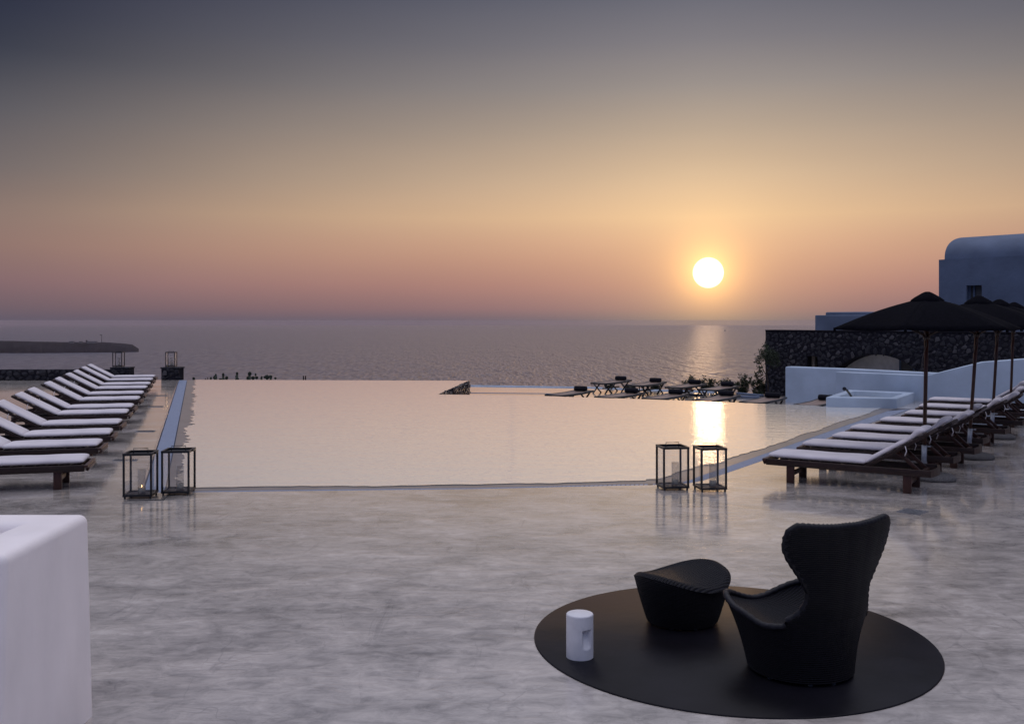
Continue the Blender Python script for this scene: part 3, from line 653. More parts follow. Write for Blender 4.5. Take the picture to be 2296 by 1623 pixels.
# ------------------------------------------------------------------ loungers with white cushions
def cushion(L, W, H, bulge=0.0, roll=0.0):
    bm = bmesh.new(); nx, ny = 22, 8
    def P(i, j, top):
        s, c = i / nx, j / ny; x = s * L; y = (c - .5) * W
        ex = min(s, 1 - s) * L; ey = min(c, 1 - c) * W; e_ = .04
        f = min(1, ex / e_) if ex < e_ else 1; g = min(1, ey / e_) if ey < e_ else 1
        h = (max(0, 1 - (1 - f) ** 3)) ** .5 * (max(0, 1 - (1 - g) ** 3)) ** .5
        sag = .008 * noise.noise(Vector((x * 3, y * 4, L)))
        up = H / 2 * (.62 + .38 * h) + bulge * math.sin(PI * c) * h + sag
        r_ = roll * math.exp(-((s - .9) / .07) ** 2) + roll * .35 * math.exp(-((s - .66) / .05) ** 2) * -1
        z = H / 2 + (up if top else -H / 2 * (.6 + .4 * h)) + r_ * (1 if top else .3)
        return bm.verts.new((x, y, z))
    T = [[P(i, j, True) for j in range(ny + 1)] for i in range(nx + 1)]; B = [[P(i, j, False) for j in range(ny + 1)] for i in range(nx + 1)]
    for i in range(nx):
        for j in range(ny):
            bm.faces.new((T[i][j], T[i + 1][j], T[i + 1][j + 1], T[i][j + 1])); bm.faces.new((B[i][j], B[i][j + 1], B[i + 1][j + 1], B[i + 1][j]))
    for i in range(nx):
        bm.faces.new((B[i][0], B[i + 1][0], T[i + 1][0], T[i][0])); bm.faces.new((T[i][ny], T[i + 1][ny], B[i + 1][ny], B[i][ny]))
    for j in range(ny):
        bm.faces.new((T[0][j], T[0][j + 1], B[0][j + 1], B[0][j])); bm.faces.new((B[nx][j], B[nx][j + 1], T[nx][j + 1], T[nx][j]))
    for f in bm.faces: f.smooth = True
    me = bpy.data.meshes.new('cushion'); bm.to_mesh(me); bm.free(); return me
def cush_obj(name, L, W, H, M, parent, bulge=.006, roll=0.0):
    me = cushion(L, W, H, bulge, roll); me.transform(M); o = link(name, me, CUSH, parent)
    s = o.modifiers.new('smooth', 'SUBSURF'); s.levels = 1; s.render_levels = 1; return o
def make_lounger(label, ang_deg, group, roll):
    t = thing('sun_lounger', label, 'sun lounger', group=group); HX, HZ_ = 1.30, .315; LB = .80; A = R(ang_deg)
    for s in (-1, 1):
        part('side_rail', MB().box((1.05, s * .31, .265), (2.06, .035, .085)), WOOD, t, .006, 2)
        for x in (.34, 1.80): part('leg', MB().box((x, s * .285, .112), (.10, .045, .225)), WOODR, t, .005, 2)
    for x in (.34, 1.80): part('stretcher', MB().box((x, 0, .12), (.035, .53, .06)), WOODR, t, .004, 1)
    q = MB(); q.box((.0, 0, .29), (.05, .68, .035)); q.box((-.012, 0, .25), (.035, .58, .05), Matrix.Rotation(-.5, 3, 'Y')); part('foot_board', q, WOODR, t, .006, 2)
    q = MB(); pts = [(2.06 + .05 * math.cos((k / 6 - .5) * PI) , -.325 + .65 * k / 6, .265) for k in range(7)]
    for a, c in zip(pts[:-1], pts[1:]): q.bar(a, c, .035, .085)
    part('head_board', q, WOOD, t)
    for k in range(9): part('slat', MB().box((.10 + k * .14, 0, .303), (.08, .575, .016)), WOOD, t)
    ca, sa = math.cos(A), math.sin(A)
    M = Matrix.Translation((HX, 0, HZ_)) @ Matrix.Rotation(-A, 4, 'Y')
    q = MB()
    for s in (-1, 1): q.box((LB / 2 + .02, s * .285, -.02), (LB + .08, .035, .045), M=M)
    q.box((LB + .05, 0, -.02), (.06, .62, .035), M=M); q.box((.03, 0, -.02), (.05, .6, .03), M=M); part('backrest_frame', q, WOOD, t, .005, 2)
    for k in range(5): part('slat', MB().box((.12 + k * .145, 0, -.012), (.08, .56, .016), M=M), WOOD, t)
    for s in (-1, 1):
        a = M @ Vector((.42, s * .2, -.05)); part('support_arm', MB().bar(a, (1.95, s * .2, .25), .03, .045), WOODR, t, .004, 1)
    a = M @ Vector((.40, 0, -.06)); q = MB().box(a, (.16, .44, .02), Matrix.Rotation(-A + 1.2, 3, 'Y')); q.box((1.95, 0, .25), (.05, .46, .045)); part('support_crossbar', q, WOODR, t, .004, 1)
    cush_obj('seat_cushion', 1.27, .60, .074, Matrix.Translation((.035, 0, .313)), t)
    M2 = Matrix.Translation((HX + .005, 0, HZ_ + .005)) @ Matrix.Rotation(-A, 4, 'Y')
    cush_obj('back_cushion', .84, .60, .066, M2, t, .006, roll)
    for s in (-1, 1):
        a = M @ Vector((.55, s * .30, -.02)); part('tie_strap', MB().tube([a, a + Vector((.02, s * .015, -.06)), a + Vector((.0, s * .02, -.12))], .006, 5), CUSH, t)
    return t
LA = Vector((-.96, -.28, 0)).normalized(); LW = Vector((LA.y, -LA.x, 0)); LW = LW if LW.y > 0 else -LW
left = [(196, 1018.5), (226, 984), (251.4, 960), (271.3, 938.4), (288, 916.3), (299, 903.8), (313, 887.5), (322, 875.4), (329.6, 863.8), (337, 855.5), (342.6, 846.4), (347.6, 839.7)]
ordn = ['first', 'second', 'third', 'fourth', 'fifth', 'sixth', 'seventh', 'eighth', 'ninth', 'tenth', 'eleventh', 'twelfth']
labL = ['nearest left row lounger, its backrest cut off by the photo edge', 'second lounger from the near end of the left row, backrest cut off'] + \
       [o_ + ' white cushioned lounger in the left row, counted from the near lanterns' for o_ in ordn[2:11]] + ['last and farthest lounger of the left row, nearest the stone pillars']
proto = None
for i, (u, v) in enumerate(left):
    p = G(u, v, .40); o_ = p - LA * .03; o_.z = 0; rz = math.atan2(LA.y, LA.x) + random.uniform(-.035, .035)
    if proto is None: proto = make_lounger(labL[0], 28.5, 'loungers along the left side of the pool', 0.0); proto.location = o_; proto.rotation_euler = (0, 0, rz)
    else: dup(proto, o_, rz, labL[i])
RA = Vector((1.23, -.78, 0)).normalized(); RW = Vector((-RA.y, RA.x, 0)); RW = RW if RW.y > 0 else -RW
right = [(1723.5, 1023.4), (1798, 998.6), (1866, 981), (1906.6, 962), (1973, 944.6), (2028.7, 928.5), (2060.8, 912.4), (2082.7, 897.8)]
labR = ['nearest right row lounger, full wooden frame in view under a white cushion'] + [o_ + ' white cushioned lounger in the right row, counted from the near end' for o_ in ordn[1:7]] + ['farthest lounger of the right row, closest to the white wall']
proto = None
for i, (u, v) in enumerate(right):
    p = G(u, v, .33); o_ = p + RW * .30 - RA * .05; o_.z = 0; rz = math.atan2(RA.y, RA.x) + random.uniform(-.022, .022)
    if proto is None: proto = make_lounger(labR[0], 32, 'loungers along the right side of the pool', .035); proto.location = o_; proto.rotation_euler = (0, 0, rz)
    else: dup(proto, o_, rz, labR[i])
def sled_table(label, loc, rz, w_, h_, grp):
    t = thing('side_table', label, 'side table', loc, rz, grp)
    for k in range(5): part('slat', MB().box(((k - 2) * w_ / 5, 0, h_ - .01), (w_ / 5 - .012, w_, .02)), WOOD, t)
    for s in (-1, 1):
        q = MB(); x = w_ / 2 - .03
        q.bar((-x, s * w_ * .45, .02), (x, s * w_ * .45, .02), .03, .03); q.bar((-x, s * w_ * .45, .0), (-x, s * w_ * .45, h_ - .02), .03, .03, (0, 1, 0)); q.bar((x, s * w_ * .45, .0), (x, s * w_ * .45, h_ - .02), .03, .03, (0, 1, 0))
        part('leg_frame', q, BLACK, t)
    return t
p = G(1940, 1056); p2 = G(1915, 1052)
sled_table('low black side table half hidden under the nearest right lounger', (p2 + RW * .45), math.atan2(RA.y, RA.x), .42, .30, 'low tables between the loungers')

# ------------------------------------------------------------------ parasols
def make_parasol(label, base, topx, pc):
    """base: foot of the pole; topx: lean of the pole top; pc: offset of the concrete base"""
    t = thing('parasol', label, 'parasol', base, 0, 'black parasols behind the right loungers')
    TP = Vector(topx); ax = (TP).normalized()
    def pt(z): return Vector((TP.x * z / 2.5, TP.y * z / 2.5, z))
    part('pole', MB().tube([pt(.25), pt(2.46)], .026, 12), WOODR, t)
    part('socket_tube', MB().tube([pt(.07), pt(.46)], .036, 12), STEEL, t)
    part('clamp_knob', MB().tube([pt(.44) + Vector((.03, 0, 0)), pt(.44) + Vector((.09, 0, 0))], .012, 8), STEEL, t)
    part('base_slab', MB().lathe([(0, 0), (.27, 0), (.29, .02), (.28, .05), (.23, .078), (.12, .09), (0, .09)], pc, 36), CONC, t)
    c = pt(2.43); Rr = 1.23; offs = R(175)
    def rim(a): return Vector((c.x + Rr * math.cos(a), c.y + Rr * math.sin(a), 2.055))
    for k in range(6):
        a0, a1 = offs + k * PI / 3, offs + (k + 1) * PI / 3; q = MB(); vs = []; n1, n2 = 10, 8
        for i in range(n1 + 1):
            s = i / n1; 
            for j in range(n2 + 1):
                e_ = j / n2; A_, B_ = rim(a0), rim(a1); top = Vector((c.x, c.y, 2.475)); Pm = A_.lerp(B_, e_)
                P = top.lerp(Pm, .02 + .98 * s); P.z += .035 * math.sin(PI * s) - .03 * math.sin(PI * e_) * s ** 1.5 * (1 - .4 * s)
                P2 = Vector((c.x, c.y, P.z)); cc_ = P2 - P; P += cc_ * (.05 * math.sin(PI * e_) * s * s)
                vs.append(P)
        for i in range(n1):
            for j in range(n2): k_ = i * (n2 + 1) + j; q.add([], []); 
        fs = [(i * (n2 + 1) + j, (i + 1) * (n2 + 1) + j, (i + 1) * (n2 + 1) + j + 1, i * (n2 + 1) + j + 1) for i in range(n1) for j in range(n2)]
        q.add(vs, fs, True)
        # hem
        lo = [Vector(vs[n1 * (n2 + 1) + j]) for j in range(n2 + 1)]; q.add(lo + [p_ + Vector((0, 0, -.025)) for p_ in lo], [(j, j + n2 + 1, j + n2 + 2, j + 1) for j in range(n2)])
        o = part('canopy_panel', q, CANVAS, t); sm = o.modifiers.new('thick', 'SOLIDIFY'); sm.thickness = .004
        A_ = rim(a0); hub = c + Vector((0, 0, -.02)); st = pt(1.93)
        part('rib', MB().bar(hub, A_ + Vector((0, 0, -.02)), .018, .022), WOOD, t)
        mid = hub.lerp(A_, .48) + Vector((0, 0, -.02)); part('strut', MB().bar(st, mid, .016, .024), WOOD, t)
        part('rib_tip', MB().tube([A_ + Vector((0, 0, .0)), A_ + Vector((0, 0, -.05))], .018, 6), CANVAS, t)
    q = MB(); prof_ = [(.0, .11), (.03, .108), (.07, .09), (.12, .06), (.17, .03), (.215, -.005), (.22, -.025)]
    vs = []; n_ = 24
    for r_, z in prof_:
        for k in range(n_):
            a = offs + 2 * PI * k / n_; kk = 1 - .06 * (1 - abs(math.cos(3 * (a - offs)))) 
            vs.append((c.x + r_ * kk * math.cos(a), c.y + r_ * kk * math.sin(a), 2.435 + z))
    q.add(vs, [(i * n_ + k, (i + 1) * n_ + k, (i + 1) * n_ + (k + 1) % n_, i * n_ + (k + 1) % n_) for i in range(len(prof_) - 1) for k in range(n_)], True)
    part('vent_cap', q, CANVAS, t)
    part('strut_hub', MB().tube([pt(1.89), pt(1.96)], .045, 10), WOOD, t)
    a = pt(1.95) + Vector((-.04, -.03, 0)); part('cord', MB().tube([a, a + Vector((.02, -.02, -.12)), a + Vector((-.03, -.01, -.30)), a + Vector((-.05, 0, -.46)), a + Vector((-.02, .0, -.5)), a + Vector((-.035, .0, -.36)), a + Vector((.01, 0, -.1))], .003, 5), CORDM, t)
    return t
paras = [(2071, 13.25, 2079.5, 2090, 'nearest and largest looking black parasol, rising above the first right lounger'),
         (2171, 15.3, 2195.6, 2182, 'second black parasol from the near end of the right row'),
         (2222.5, 17.9, 2241, 2236, 'third black parasol from the near end of the right row'),
         (2264.5, 20.7, 2274, 2282, 'farthest black parasol, at the right edge beside the white wall')]
for ub, yb, ut, up, lab in paras:
    xb, xt, xp = [(k - U0) / F * yb for k in (ub, ut, up)]
    make_parasol(lab, (xb, yb, 0), (xt - xb, 0, 2.5), (xp - xb, -.05, 0))

# ------------------------------------------------------------------ dark sling loungers on the lower terrace
def make_sling(label, group):
    t = thing('sling_lounger', label, 'sun lounger', group=group); L, W, H = 2.0, .66, .385
    def zz(x): return H + (.0 if x < 1.25 else (x - 1.25) * .05)
    for s in (-1, 1):
        part('side_rail', MB().tube([(x, s * W / 2, zz(x)) for x in (0, .6, 1.25, 1.6, L)], .035, 8), BLACK, t)
        for x in (.32, 1.58):
            q = MB(); q.bar((x - .28, s * .27, 0), (x + .28, s * .27, H - .01), .03, .05, (0, 1, 0)); q.bar((x + .28, s * .24, 0), (x - .28, s * .24, H - .01), .03, .05, (0, 1, 0)); part('cross_leg', q, BLACK, t)
    for x in (0.02, L - .02): part('end_rail', MB().tube([(x, -W / 2, zz(x)), (x, W / 2, zz(x))], .032, 8), BLACK, t)
    part('stretcher', MB().bar((.32, 0, .18), (1.58, 0, .18), .04, .05), BLACK, t)
    q = MB(); xs = [k * L / 16 for k in range(17)]; vs = []
    for x in xs:
        for j in range(7): y = (j / 6 - .5) * W; vs.append((x, y, zz(x) + .02 - .012 * math.sin(PI * j / 6)))
    q.add(vs, [(i * 7 + j, (i + 1) * 7 + j, (i + 1) * 7 + j + 1, i * 7 + j + 1) for i in range(16) for j in range(6)], True)
    o = part('sling', q, SLING, t); m_ = o.modifiers.new('thick', 'SOLIDIFY'); m_.thickness = .006
    q = MB(); prof_ = [(0, -.235), (.05, -.235), (.08, -.22), (.088, -.15), (.086, 0), (.088, .15), (.08, .22), (.05, .235), (0, .235)]; vs = []; n_ = 18
    for r_, yy in prof_: vs += [(1.72 + r_ * math.cos(2 * PI * k / n_), yy, zz(1.72) + .105 + r_ * math.sin(2 * PI * k / n_)) for k in range(n_)]
    q.add(vs, [(i * n_ + k, i * n_ + (k + 1) % n_, (i + 1) * n_ + (k + 1) % n_, (i + 1) * n_ + k) for i in range(len(prof_) - 1) for k in range(n_)], True)
    part('head_roll', q, TOWEL, t)
    return t
TA = Vector((.58, .815, 0)).normalized(); TN = Vector((.815, -.58, 0)).normalized()
near_r = [(1261.8, 886.9, 'dark lounger at the left end of the row along the infinity edge'), (1374.6, 891.7, 'second dark lounger from the left along the infinity edge'), (1483.4, 894.9, 'middle dark lounger of the row along the infinity edge, left of the sun glint'),
          (1598.9, 898.9, 'dark lounger right behind the sun glint on the pool'), (1706.3, 903.5, 'dark lounger along the infinity edge in front of the white wall end'), (1832, 910, 'dark lounger mostly hidden behind the white plunge basin')]
far_r = [(1358.5, 860, 'dark lounger standing tallest at the left of the seaward row'), (1441.7, 864.8, 'second dark lounger from the left in the seaward row'), (1529, 869.4, 'third dark lounger of the seaward row, in front of the shrubs'), (1606.9, 874.8, 'dark lounger at the right end of the seaward row')]
proto = None
for k, (u, v, lab) in enumerate(near_r + far_r):
    p = G(u, v, TZ + .40); o_ = p - TN * .33; o_.z = TZ; rz = math.atan2(TA.y, TA.x) + random.uniform(-.03, .03)
    if proto is None: proto = make_sling(lab, 'dark loungers on the lower terrace'); proto.location = o_; proto.rotation_euler = (0, 0, rz)
    else: dup(proto, o_, rz, lab)
p = G(1440, 881, TZ); sled_table('small black table between two seaward dark loungers', (p.x, p.y + .2, TZ), math.atan2(TA.y, TA.x), .42, .36, 'low tables between the loungers')

# ------------------------------------------------------------------ lanterns with candles
def make_lantern(label):
    t = thing('lantern', label, 'lantern', group='black metal and glass lanterns'); W, H, Bz = .335, .515, .03; a = W / 2 - .009
    for sx in (-1, 1):
        for sy in (-1, 1):
            part('post', MB().box((sx * a, sy * a, Bz + H / 2), (.023, .023, H)), BLACK, t, .001, 1)
            part('foot', MB().box((sx * (a - .01), sy * (a - .01), .016), (.02, .02, .032)), BLACK, t)
    for nm, z in (('bottom_frame', Bz + .011), ('top_frame', Bz + H - .009)):
        q = MB()
        for s in (-1, 1): q.box((0, s * a, z), (W + .008, .026, .026)); q.box((s * a, 0, z), (.026, W - .046, .026))
        part(nm, q, BLACK, t)
    part('lid_plate', MB().box((0, 0, Bz + H - .022), (W - .05, W - .05, .006)), BLACK, t)
    for k in range(4): part('base_slat', MB().box(((k - 1.5) * .072, 0, Bz + .012), (.064, W - .05, .006)), WOOD, t)
    z = Bz + H; part('handle', MB().tube([(-.085, 0, z - .02), (-.085, 0, z + .045), (.085, 0, z + .045), (.085, 0, z - .02)], .0065, 6), BLACK, t)
    part('hinge', MB().box((a + .02, 0.02, z - .01), (.02, .1, .02)), BLACK, t)
    for s in (-1, 1):
        part('glass_pane', MB().box((0, s * (a - .001), Bz + H / 2), (W - .045, .003, H - .045)), GLASS, t)
        part('glass_pane', MB().box((s * (a - .001), 0, Bz + H / 2), (.003, W - .045, H - .045)), GLASS, t)
    return t
def make_candle(label, lit):
    t = thing('hurricane_candle', label, 'candle', group='candles in tall glass cylinders'); r_ = .046
    part('glass_cylinder', MB().lathe([(0, .002), (r_, .002), (r_, .30), (r_ - .0025, .30), (r_ - .0025, .008), (0, .008)], (0, 0, 0), 28), GLASS2, t)
    part('wax', MB().lathe([(0, .009), (r_ - .004, .009), (r_ - .004, .075), (.02, .073), (0, .07)], (0, 0, 0), 24), WAX, t)
    part('wick', MB().tube([(0, 0, .068), (0, 0, .082)], .002, 5), BLACK, t)
    if lit: part('flame', MB().lathe([(0, .080), (.005, .086), (.006, .092), (.003, .102), (0, .11)], (0, 0, 0), 10), FLAME, t)
    return t
lan = [(312, 1119, 0, 7, 'left lantern of the pair at the near left pool corner, its candle lit', 1), (397, 1111, 0, 5, 'right lantern of the pair at the near left pool corner', 0),
       (1511, 1100, 0, 8, 'left lantern of the pair at the near right pool corner', 0), (1595, 1103, 0, 7, 'right lantern of the pair near the nearest right lounger', 0)]
lp = cp = None
def place_lantern(x, y, z, rz, lab, lit, lab2):
    global lp, cp
    if lp is None: lp = make_lantern(lab); lp.location = (x, y, z); lp.rotation_euler = (0, 0, rz)
    else: dup(lp, (x, y, z), rz, lab)
    if lit: c_ = make_candle(lab2, True); c_.location = (x + .03, y - .05, z + .045)
    elif cp is None: cp = make_candle(lab2, False); cp.location = (x + .03, y - .04, z + .045)
    else: dup(cp, (x + .03, y - .04, z + .045), 0, lab2)
for u, v, z, rz, lab, lit in lan:
    y = G(u, v).y + .17; p = Vector(((u - U0) / F * y, y, 0)); rz_ = R(rz)
    place_lantern(p.x + (.02 if u < 500 else -.02), y, 0, rz_, lab, lit, ('lit candle inside the ' if lit else 'unlit candle inside the ') + lab.replace(', its candle lit', ''))
for u, lab in ((266, 'far lantern standing on the pillar at the end of the rubble wall'), (384, 'far lantern standing on the lone pillar at the pool corner')):
    place_lantern((u - U0) / F * 35.6, 35.6, .46, R(4), lab, False, 'unlit candle inside the ' + lab.replace(' standing', ''))
p0 = G(285, 1123); p1_ = G(365, 1121.5); p2_ = G(392, 1108)
t = tag(part('cable', MB().tube([(p0.x, p0.y, .006), (p1_.x - .25, p1_.y - .02, .006), (p1_.x, p1_.y + .02, .006), (p2_.x - .05, p2_.y - .12, .006), (p2_.x, p2_.y, .006)], .006, 6), CABLE), 'thin cable lying on the deck in front of the left lantern pair', 'cable')

# ------------------------------------------------------------------ small deck fittings
for k, (u, v, lab) in enumerate(((361.4, 887, 'farthest flush floor slot beside the left channel'), (349.5, 911.6, 'second farthest flush floor slot beside the left channel'), (326, 966.8, 'third flush floor slot beside the left channel, nearer the lanterns'), (281, 1031.5, 'nearest flush floor slot, partly behind the left lantern'))):
    p = G(u, v); t = thing('floor_inlet', lab, 'floor inlet', (p.x, p.y, 0), R(6), 'flush floor slots on the left deck')
    part('cover_plate', MB().box((0, 0, .006), (.36, .09, .012)), STEEL, t); part('slot', MB().box((0, -.01, .013), (.32, .035, .006)), BLACK, t)
p = G(2046, 1147); t = thing('floor_drain', 'square floor drain grate on the deck behind the wicker armchair', 'drain', (p.x, p.y, .0), R(45))
part('drain_frame', MB().box((0, 0, .003), (.26, .26, .006)), DOCK, t)
for k in range(7): part('drain_bar', MB().box((0, (k - 3) * .032, .008), (.22, .014, .006)), STEEL, t)

# ------------------------------------------------------------------ round mat, stool, armchair, side table
MC = Vector((1.475, 6.585, 0)); MRAD = 1.325
q = MB(); q.lathe([(0, .009), (MRAD - .006, .009), (MRAD, .006), (MRAD, 0)], MC, 128); q.v[0:0] = []
tag(part('round_mat', q, RUG), 'large dark round mat on the deck under the wicker seats', 'mat')
def wickmat():
    m = bpy.data.materials.new('woven_dark_wicker'); m.use_nodes = True; t = m.node_tree; b = t.nodes['Principled BSDF']
    uv = N(t, 'ShaderNodeUVMap'); sp = N(t, 'ShaderNodeSeparateXYZ'); t.links.new(uv.outputs[0], sp.inputs[0])
    a = mth(t, 'SINE', mth(t, 'MULTIPLY', sp.outputs[0], 2 * PI)); c = mth(t, 'SINE', mth(t, 'MULTIPLY', sp.outputs[1], 2 * PI))
    par = mth(t, 'SINE', mth(t, 'MULTIPLY', sp.outputs[0], PI))
    h = mth(t, 'ADD', mth(t, 'MULTIPLY', mth(t, 'ABSOLUTE', a), .6), mth(t, 'MULTIPLY', c, mth(t, 'ADD', mth(t, 'MULTIPLY', par, .15), .35)))
    nz = N(t, 'ShaderNodeTexNoise'); nz.inputs['Scale'].default_value = 3; tc_ = N(t, 'ShaderNodeTexCoord'); t.links.new(tc_.outputs['Object'], nz.inputs[0])
    col_ = ramp(t, h, [(.0, (.001, .001, .002)), (.5, (.005, .005, .010)), (1, (.018, .018, .032))])
    t.links.new(col_, b.inputs['Base Color']); b.inputs['Roughness'].default_value = .5; b.inputs['Specular IOR Level'].default_value = .22
    bp = N(t, 'ShaderNodeBump'); bp.inputs['Distance'].default_value = .012; bp.inputs['Strength'].default_value = 1.0; t.links.new(h, bp.inputs['Height']); t.links.new(bp.outputs[0], b.inputs['Normal'])
    return m
WICK = wickmat(); CORD = .012
def sheet(name, grid, uvs, parent, thick=0.0, closed=False):
    """grid[i][j] points, uvs in strand counts"""
    bm = bmesh.new(); uvl = bm.loops.layers.uv.new('UVMap'); V = [[bm.verts.new(p_) for p_ in row] for row in grid]
    n1, n2 = len(grid), len(grid[0])
    for i in range(n1 - 1):
        for j in range(n2 if closed else n2 - 1):
            j2 = (j + 1) % n2; f = bm.faces.new((V[i][j], V[i][j2], V[i + 1][j2], V[i + 1][j])); f.smooth = True
            cu = [uvs(i, j), uvs(i, j + 1), uvs(i + 1, j + 1), uvs(i + 1, j)]
            for l, c_ in zip(f.loops, cu): l[uvl].uv = c_
    me = bpy.data.meshes.new(name); bm.to_mesh(me); bm.free(); o = link(name, me, WICK, parent)
    if thick: s = o.modifiers.new('thick', 'SOLIDIFY'); s.thickness = thick; s.offset = -1; s.use_even_offset = True; s2 = o.modifiers.new('round', 'BEVEL'); s2.width = thick * .35; s2.segments = 3; s2.limit_method = 'ANGLE'; s2.angle_limit = R(50)
    return o
def interp(tab, x):
    if x <= tab[0][0]: return tab[0][1]
    for (a, fa), (c, fc) in zip(tab[:-1], tab[1:]):
        if x <= c: s = (x - a) / (c - a); s = s * s * (3 - 2 * s) ; return fa + (fc - fa) * s
    return tab[-1][1]
def lint(tab, x):
    if x <= tab[0][0]: return tab[0][1]
    for (a, fa), (c, fc) in zip(tab[:-1], tab[1:]):
        if x <= c: return fa + (fc - fa) * (x - a) / (c - a)
    return tab[-1][1]
def rope(name, pts, r_, parent, closed=True):
    q = MB(); n_ = 8; vs = []; m_ = len(pts)
    for i, p_ in enumerate(pts):
        a, c = pts[(i - 1) % m_] if closed else pts[max(0, i - 1)], pts[(i + 1) % m_] if closed else pts[min(m_ - 1, i + 1)]
        d_ = (Vector(c) - Vector(a)).normalized(); up = Vector((0, 0, 1)); x = d_.cross(up)
        if x.length < .2: x = d_.cross(Vector((1, 0, 0)))
        x.normalize(); y = x.cross(d_)
        rr_ = r_ * (1 + .12 * math.sin(i * 2.2))
        vs += [Vector(p_) + (x * math.cos(2 * PI * k / n_) + y * math.sin(2 * PI * k / n_)) * rr_ for k in range(n_)]
    fs = [(i * n_ + k, i * n_ + (k + 1) % n_, ((i + 1) % m_) * n_ + (k + 1) % n_, ((i + 1) % m_) * n_ + k) for i in range(m_ if closed else m_ - 1) for k in range(n_)]
    q.add(vs, fs, True); return part(name, q, WICKR, parent)
WICKR = mat('wicker_rope', (.009, .009, .014), .5, .25, var=.4, vscale=40)

# stool
SCx = Vector((1.215, 6.96, .009)); t = thing('wicker_stool', 'dark wicker footstool with a saddle shaped top on the round mat', 'stool', SCx, 0)
RB, RT = .245, .345; sang = R(40)
def st_h(a): return .345 + .046 * math.cos(2 * (a - sang))
def st_r(a, z): return (RB + (RT - RB) * min(1, z / .33) ** .85) * (1 + .03 * math.cos(2 * (a - sang)))
n_ = 96
grid = [[(st_r(2 * PI * j / n_, .015 + s * (st_h(2 * PI * j / n_) - .04)) * math.cos(2 * PI * j / n_), st_r(2 * PI * j / n_, .015 + s * (st_h(2 * PI * j / n_) - .04)) * math.sin(2 * PI * j / n_), .015 + s * (st_h(2 * PI * j / n_) - .04)) for j in range(n_)] for s in [k / 14 for k in range(15)]]
sheet('woven_side', grid, lambda i, j: (j / n_ * 150, i / 14 * .33 / CORD), t, 0, True)
grid = []
for i in range(17):
    s = i / 16; row = []
    for j in range(n_):
        a = 2 * PI * j / n_; rr_ = st_r(a, .32) * s; e = rr_ * math.cos(a - sang); f_ = rr_ * math.sin(a - sang)
        z = .322 + .55 * e * e - .25 * f_ * f_ + .005
        zr = st_h(a); k = s ** 6; z = z * (1 - k) + (zr - .026) * k
        if s > .8: z += .014 * math.sin((s - .8) / .2 * PI)
        row.append((rr_ * math.cos(a), rr_ * math.sin(a), z))
    grid.append(row)
def topuv(G_, sa):
    def f(i, j):
        x, y, z = G_[i][j % len(G_[0])]; return ((x * math.cos(sa) + y * math.sin(sa)) / .016, (-x * math.sin(sa) + y * math.cos(sa)) / .02)
    return f
sheet('woven_top', grid, topuv(grid, sang), t, 0, True)
for a in (240, 285, 330, 20, 110, 180): part('foot', MB().lathe([(0, 0), (.014, 0), (.014, .02), (0, .02)], (.215 * math.cos(R(a)), .215 * math.sin(R(a)), 0), 12), STEEL, t)

# armchair; local x axis points to its front
CC = Vector((1.775, 6.0, .009)); t = thing('wicker_armchair', 'dark wicker winged armchair facing the pool on the round mat', 'armchair', CC, R(115))
kt = [(0, .42), (50, .36), (90, .31), (115, .29), (130, .225), (145, .165), (160, .125), (180, .105)]
def ch_r(deg, z): d_ = abs(deg); zz_ = min(z, .45) + max(0, z - .45) * (1.0 if d_ > 120 else .6); return .315 + lint(kt, d_) * zz_ - .02 * math.sin(PI * min(1, z / .5))
Hb = [(0, .335), (50, .435), (80, .40), (108, .352), (122, .36), (133, .40), (180, .40)]
n_ = 144; NZ = 16; grid = []
for i in range(NZ + 1):
    row = []
    for j in range(n_):
        dg = -180 + 360 * j / n_; h = interp(Hb, abs(dg)); z = .02 + (h - .02) * i / NZ; r_ = ch_r(dg, z); row.append((r_ * math.cos(R(dg)), r_ * math.sin(R(dg)), z))
    grid.append(row)
sheet('woven_base', grid, lambda i, j: (j / n_ * 190, i / NZ * .36 / CORD), t, 0, True)
te = [(.40, 127), (.43, 134), (.47, 140), (.53, 144.5), (.60, 145), (.66, 141), (.73, 135.5), (.79, 131), (.855, 128.5), (.92, 129.5), (.97, 132), (1.0, 137)]
Ht = lambda dg: .952 + .022 * max(0, (abs(180 - abs(dg)) - 10) / 34) ** 1.6
NJ, NZ = 64, 44; grid = []
for i in range(NZ + 1):
    s = i / NZ; row = []
    for j in range(NJ + 1):
        z0 = .40 + s * .60; ed = lint(te, z0); c_ = j / NJ; dg = ed + (360 - 2 * ed) * c_; dgs = dg if dg <= 180 else dg - 360
        zt_ = Ht(dgs); z = .395 + s * (zt_ - .395); r_ = ch_r(dgs, z); row.append((r_ * math.cos(R(dg)), r_ * math.sin(R(dg)), z))
    grid.append(row)
bk = sheet('woven_back', grid, lambda i, j: (j / NJ * 78, i / NZ * .6 / CORD), t, .045)
edge_pts = [grid[i][0] for i in range(0, NZ + 1)] + grid[NZ][1:-1] + [grid[i][NJ] for i in range(NZ, -1, -1)]
def inw(p_, k): v_ = Vector(p_); d_ = Vector((v_.x, v_.y, 0)).normalized(); return v_ - d_ * k
rope('edge_rope', [inw(p_, .022) for p_ in edge_pts], .021, t, False)
grid = []; NR = 16
for i in range(NR + 1):
    s = i / NR; row = []
    for j in range(n_):
        dg = -180 + 360 * j / n_; h = interp(Hb, abs(dg)); h = h if abs(dg) < 125 else .335
        r_ = ch_r(dg, h) * s * (1 if abs(dg) < 120 else .97); x_, y_ = r_ * math.cos(R(dg)), r_ * math.sin(R(dg))
        z = .295 + .52 * y_ * y_ + .05 * max(0, x_); k = s ** 5; z = z * (1 - k) + (h - .002) * k
        row.append((x_, y_, z))
    grid.append(row)
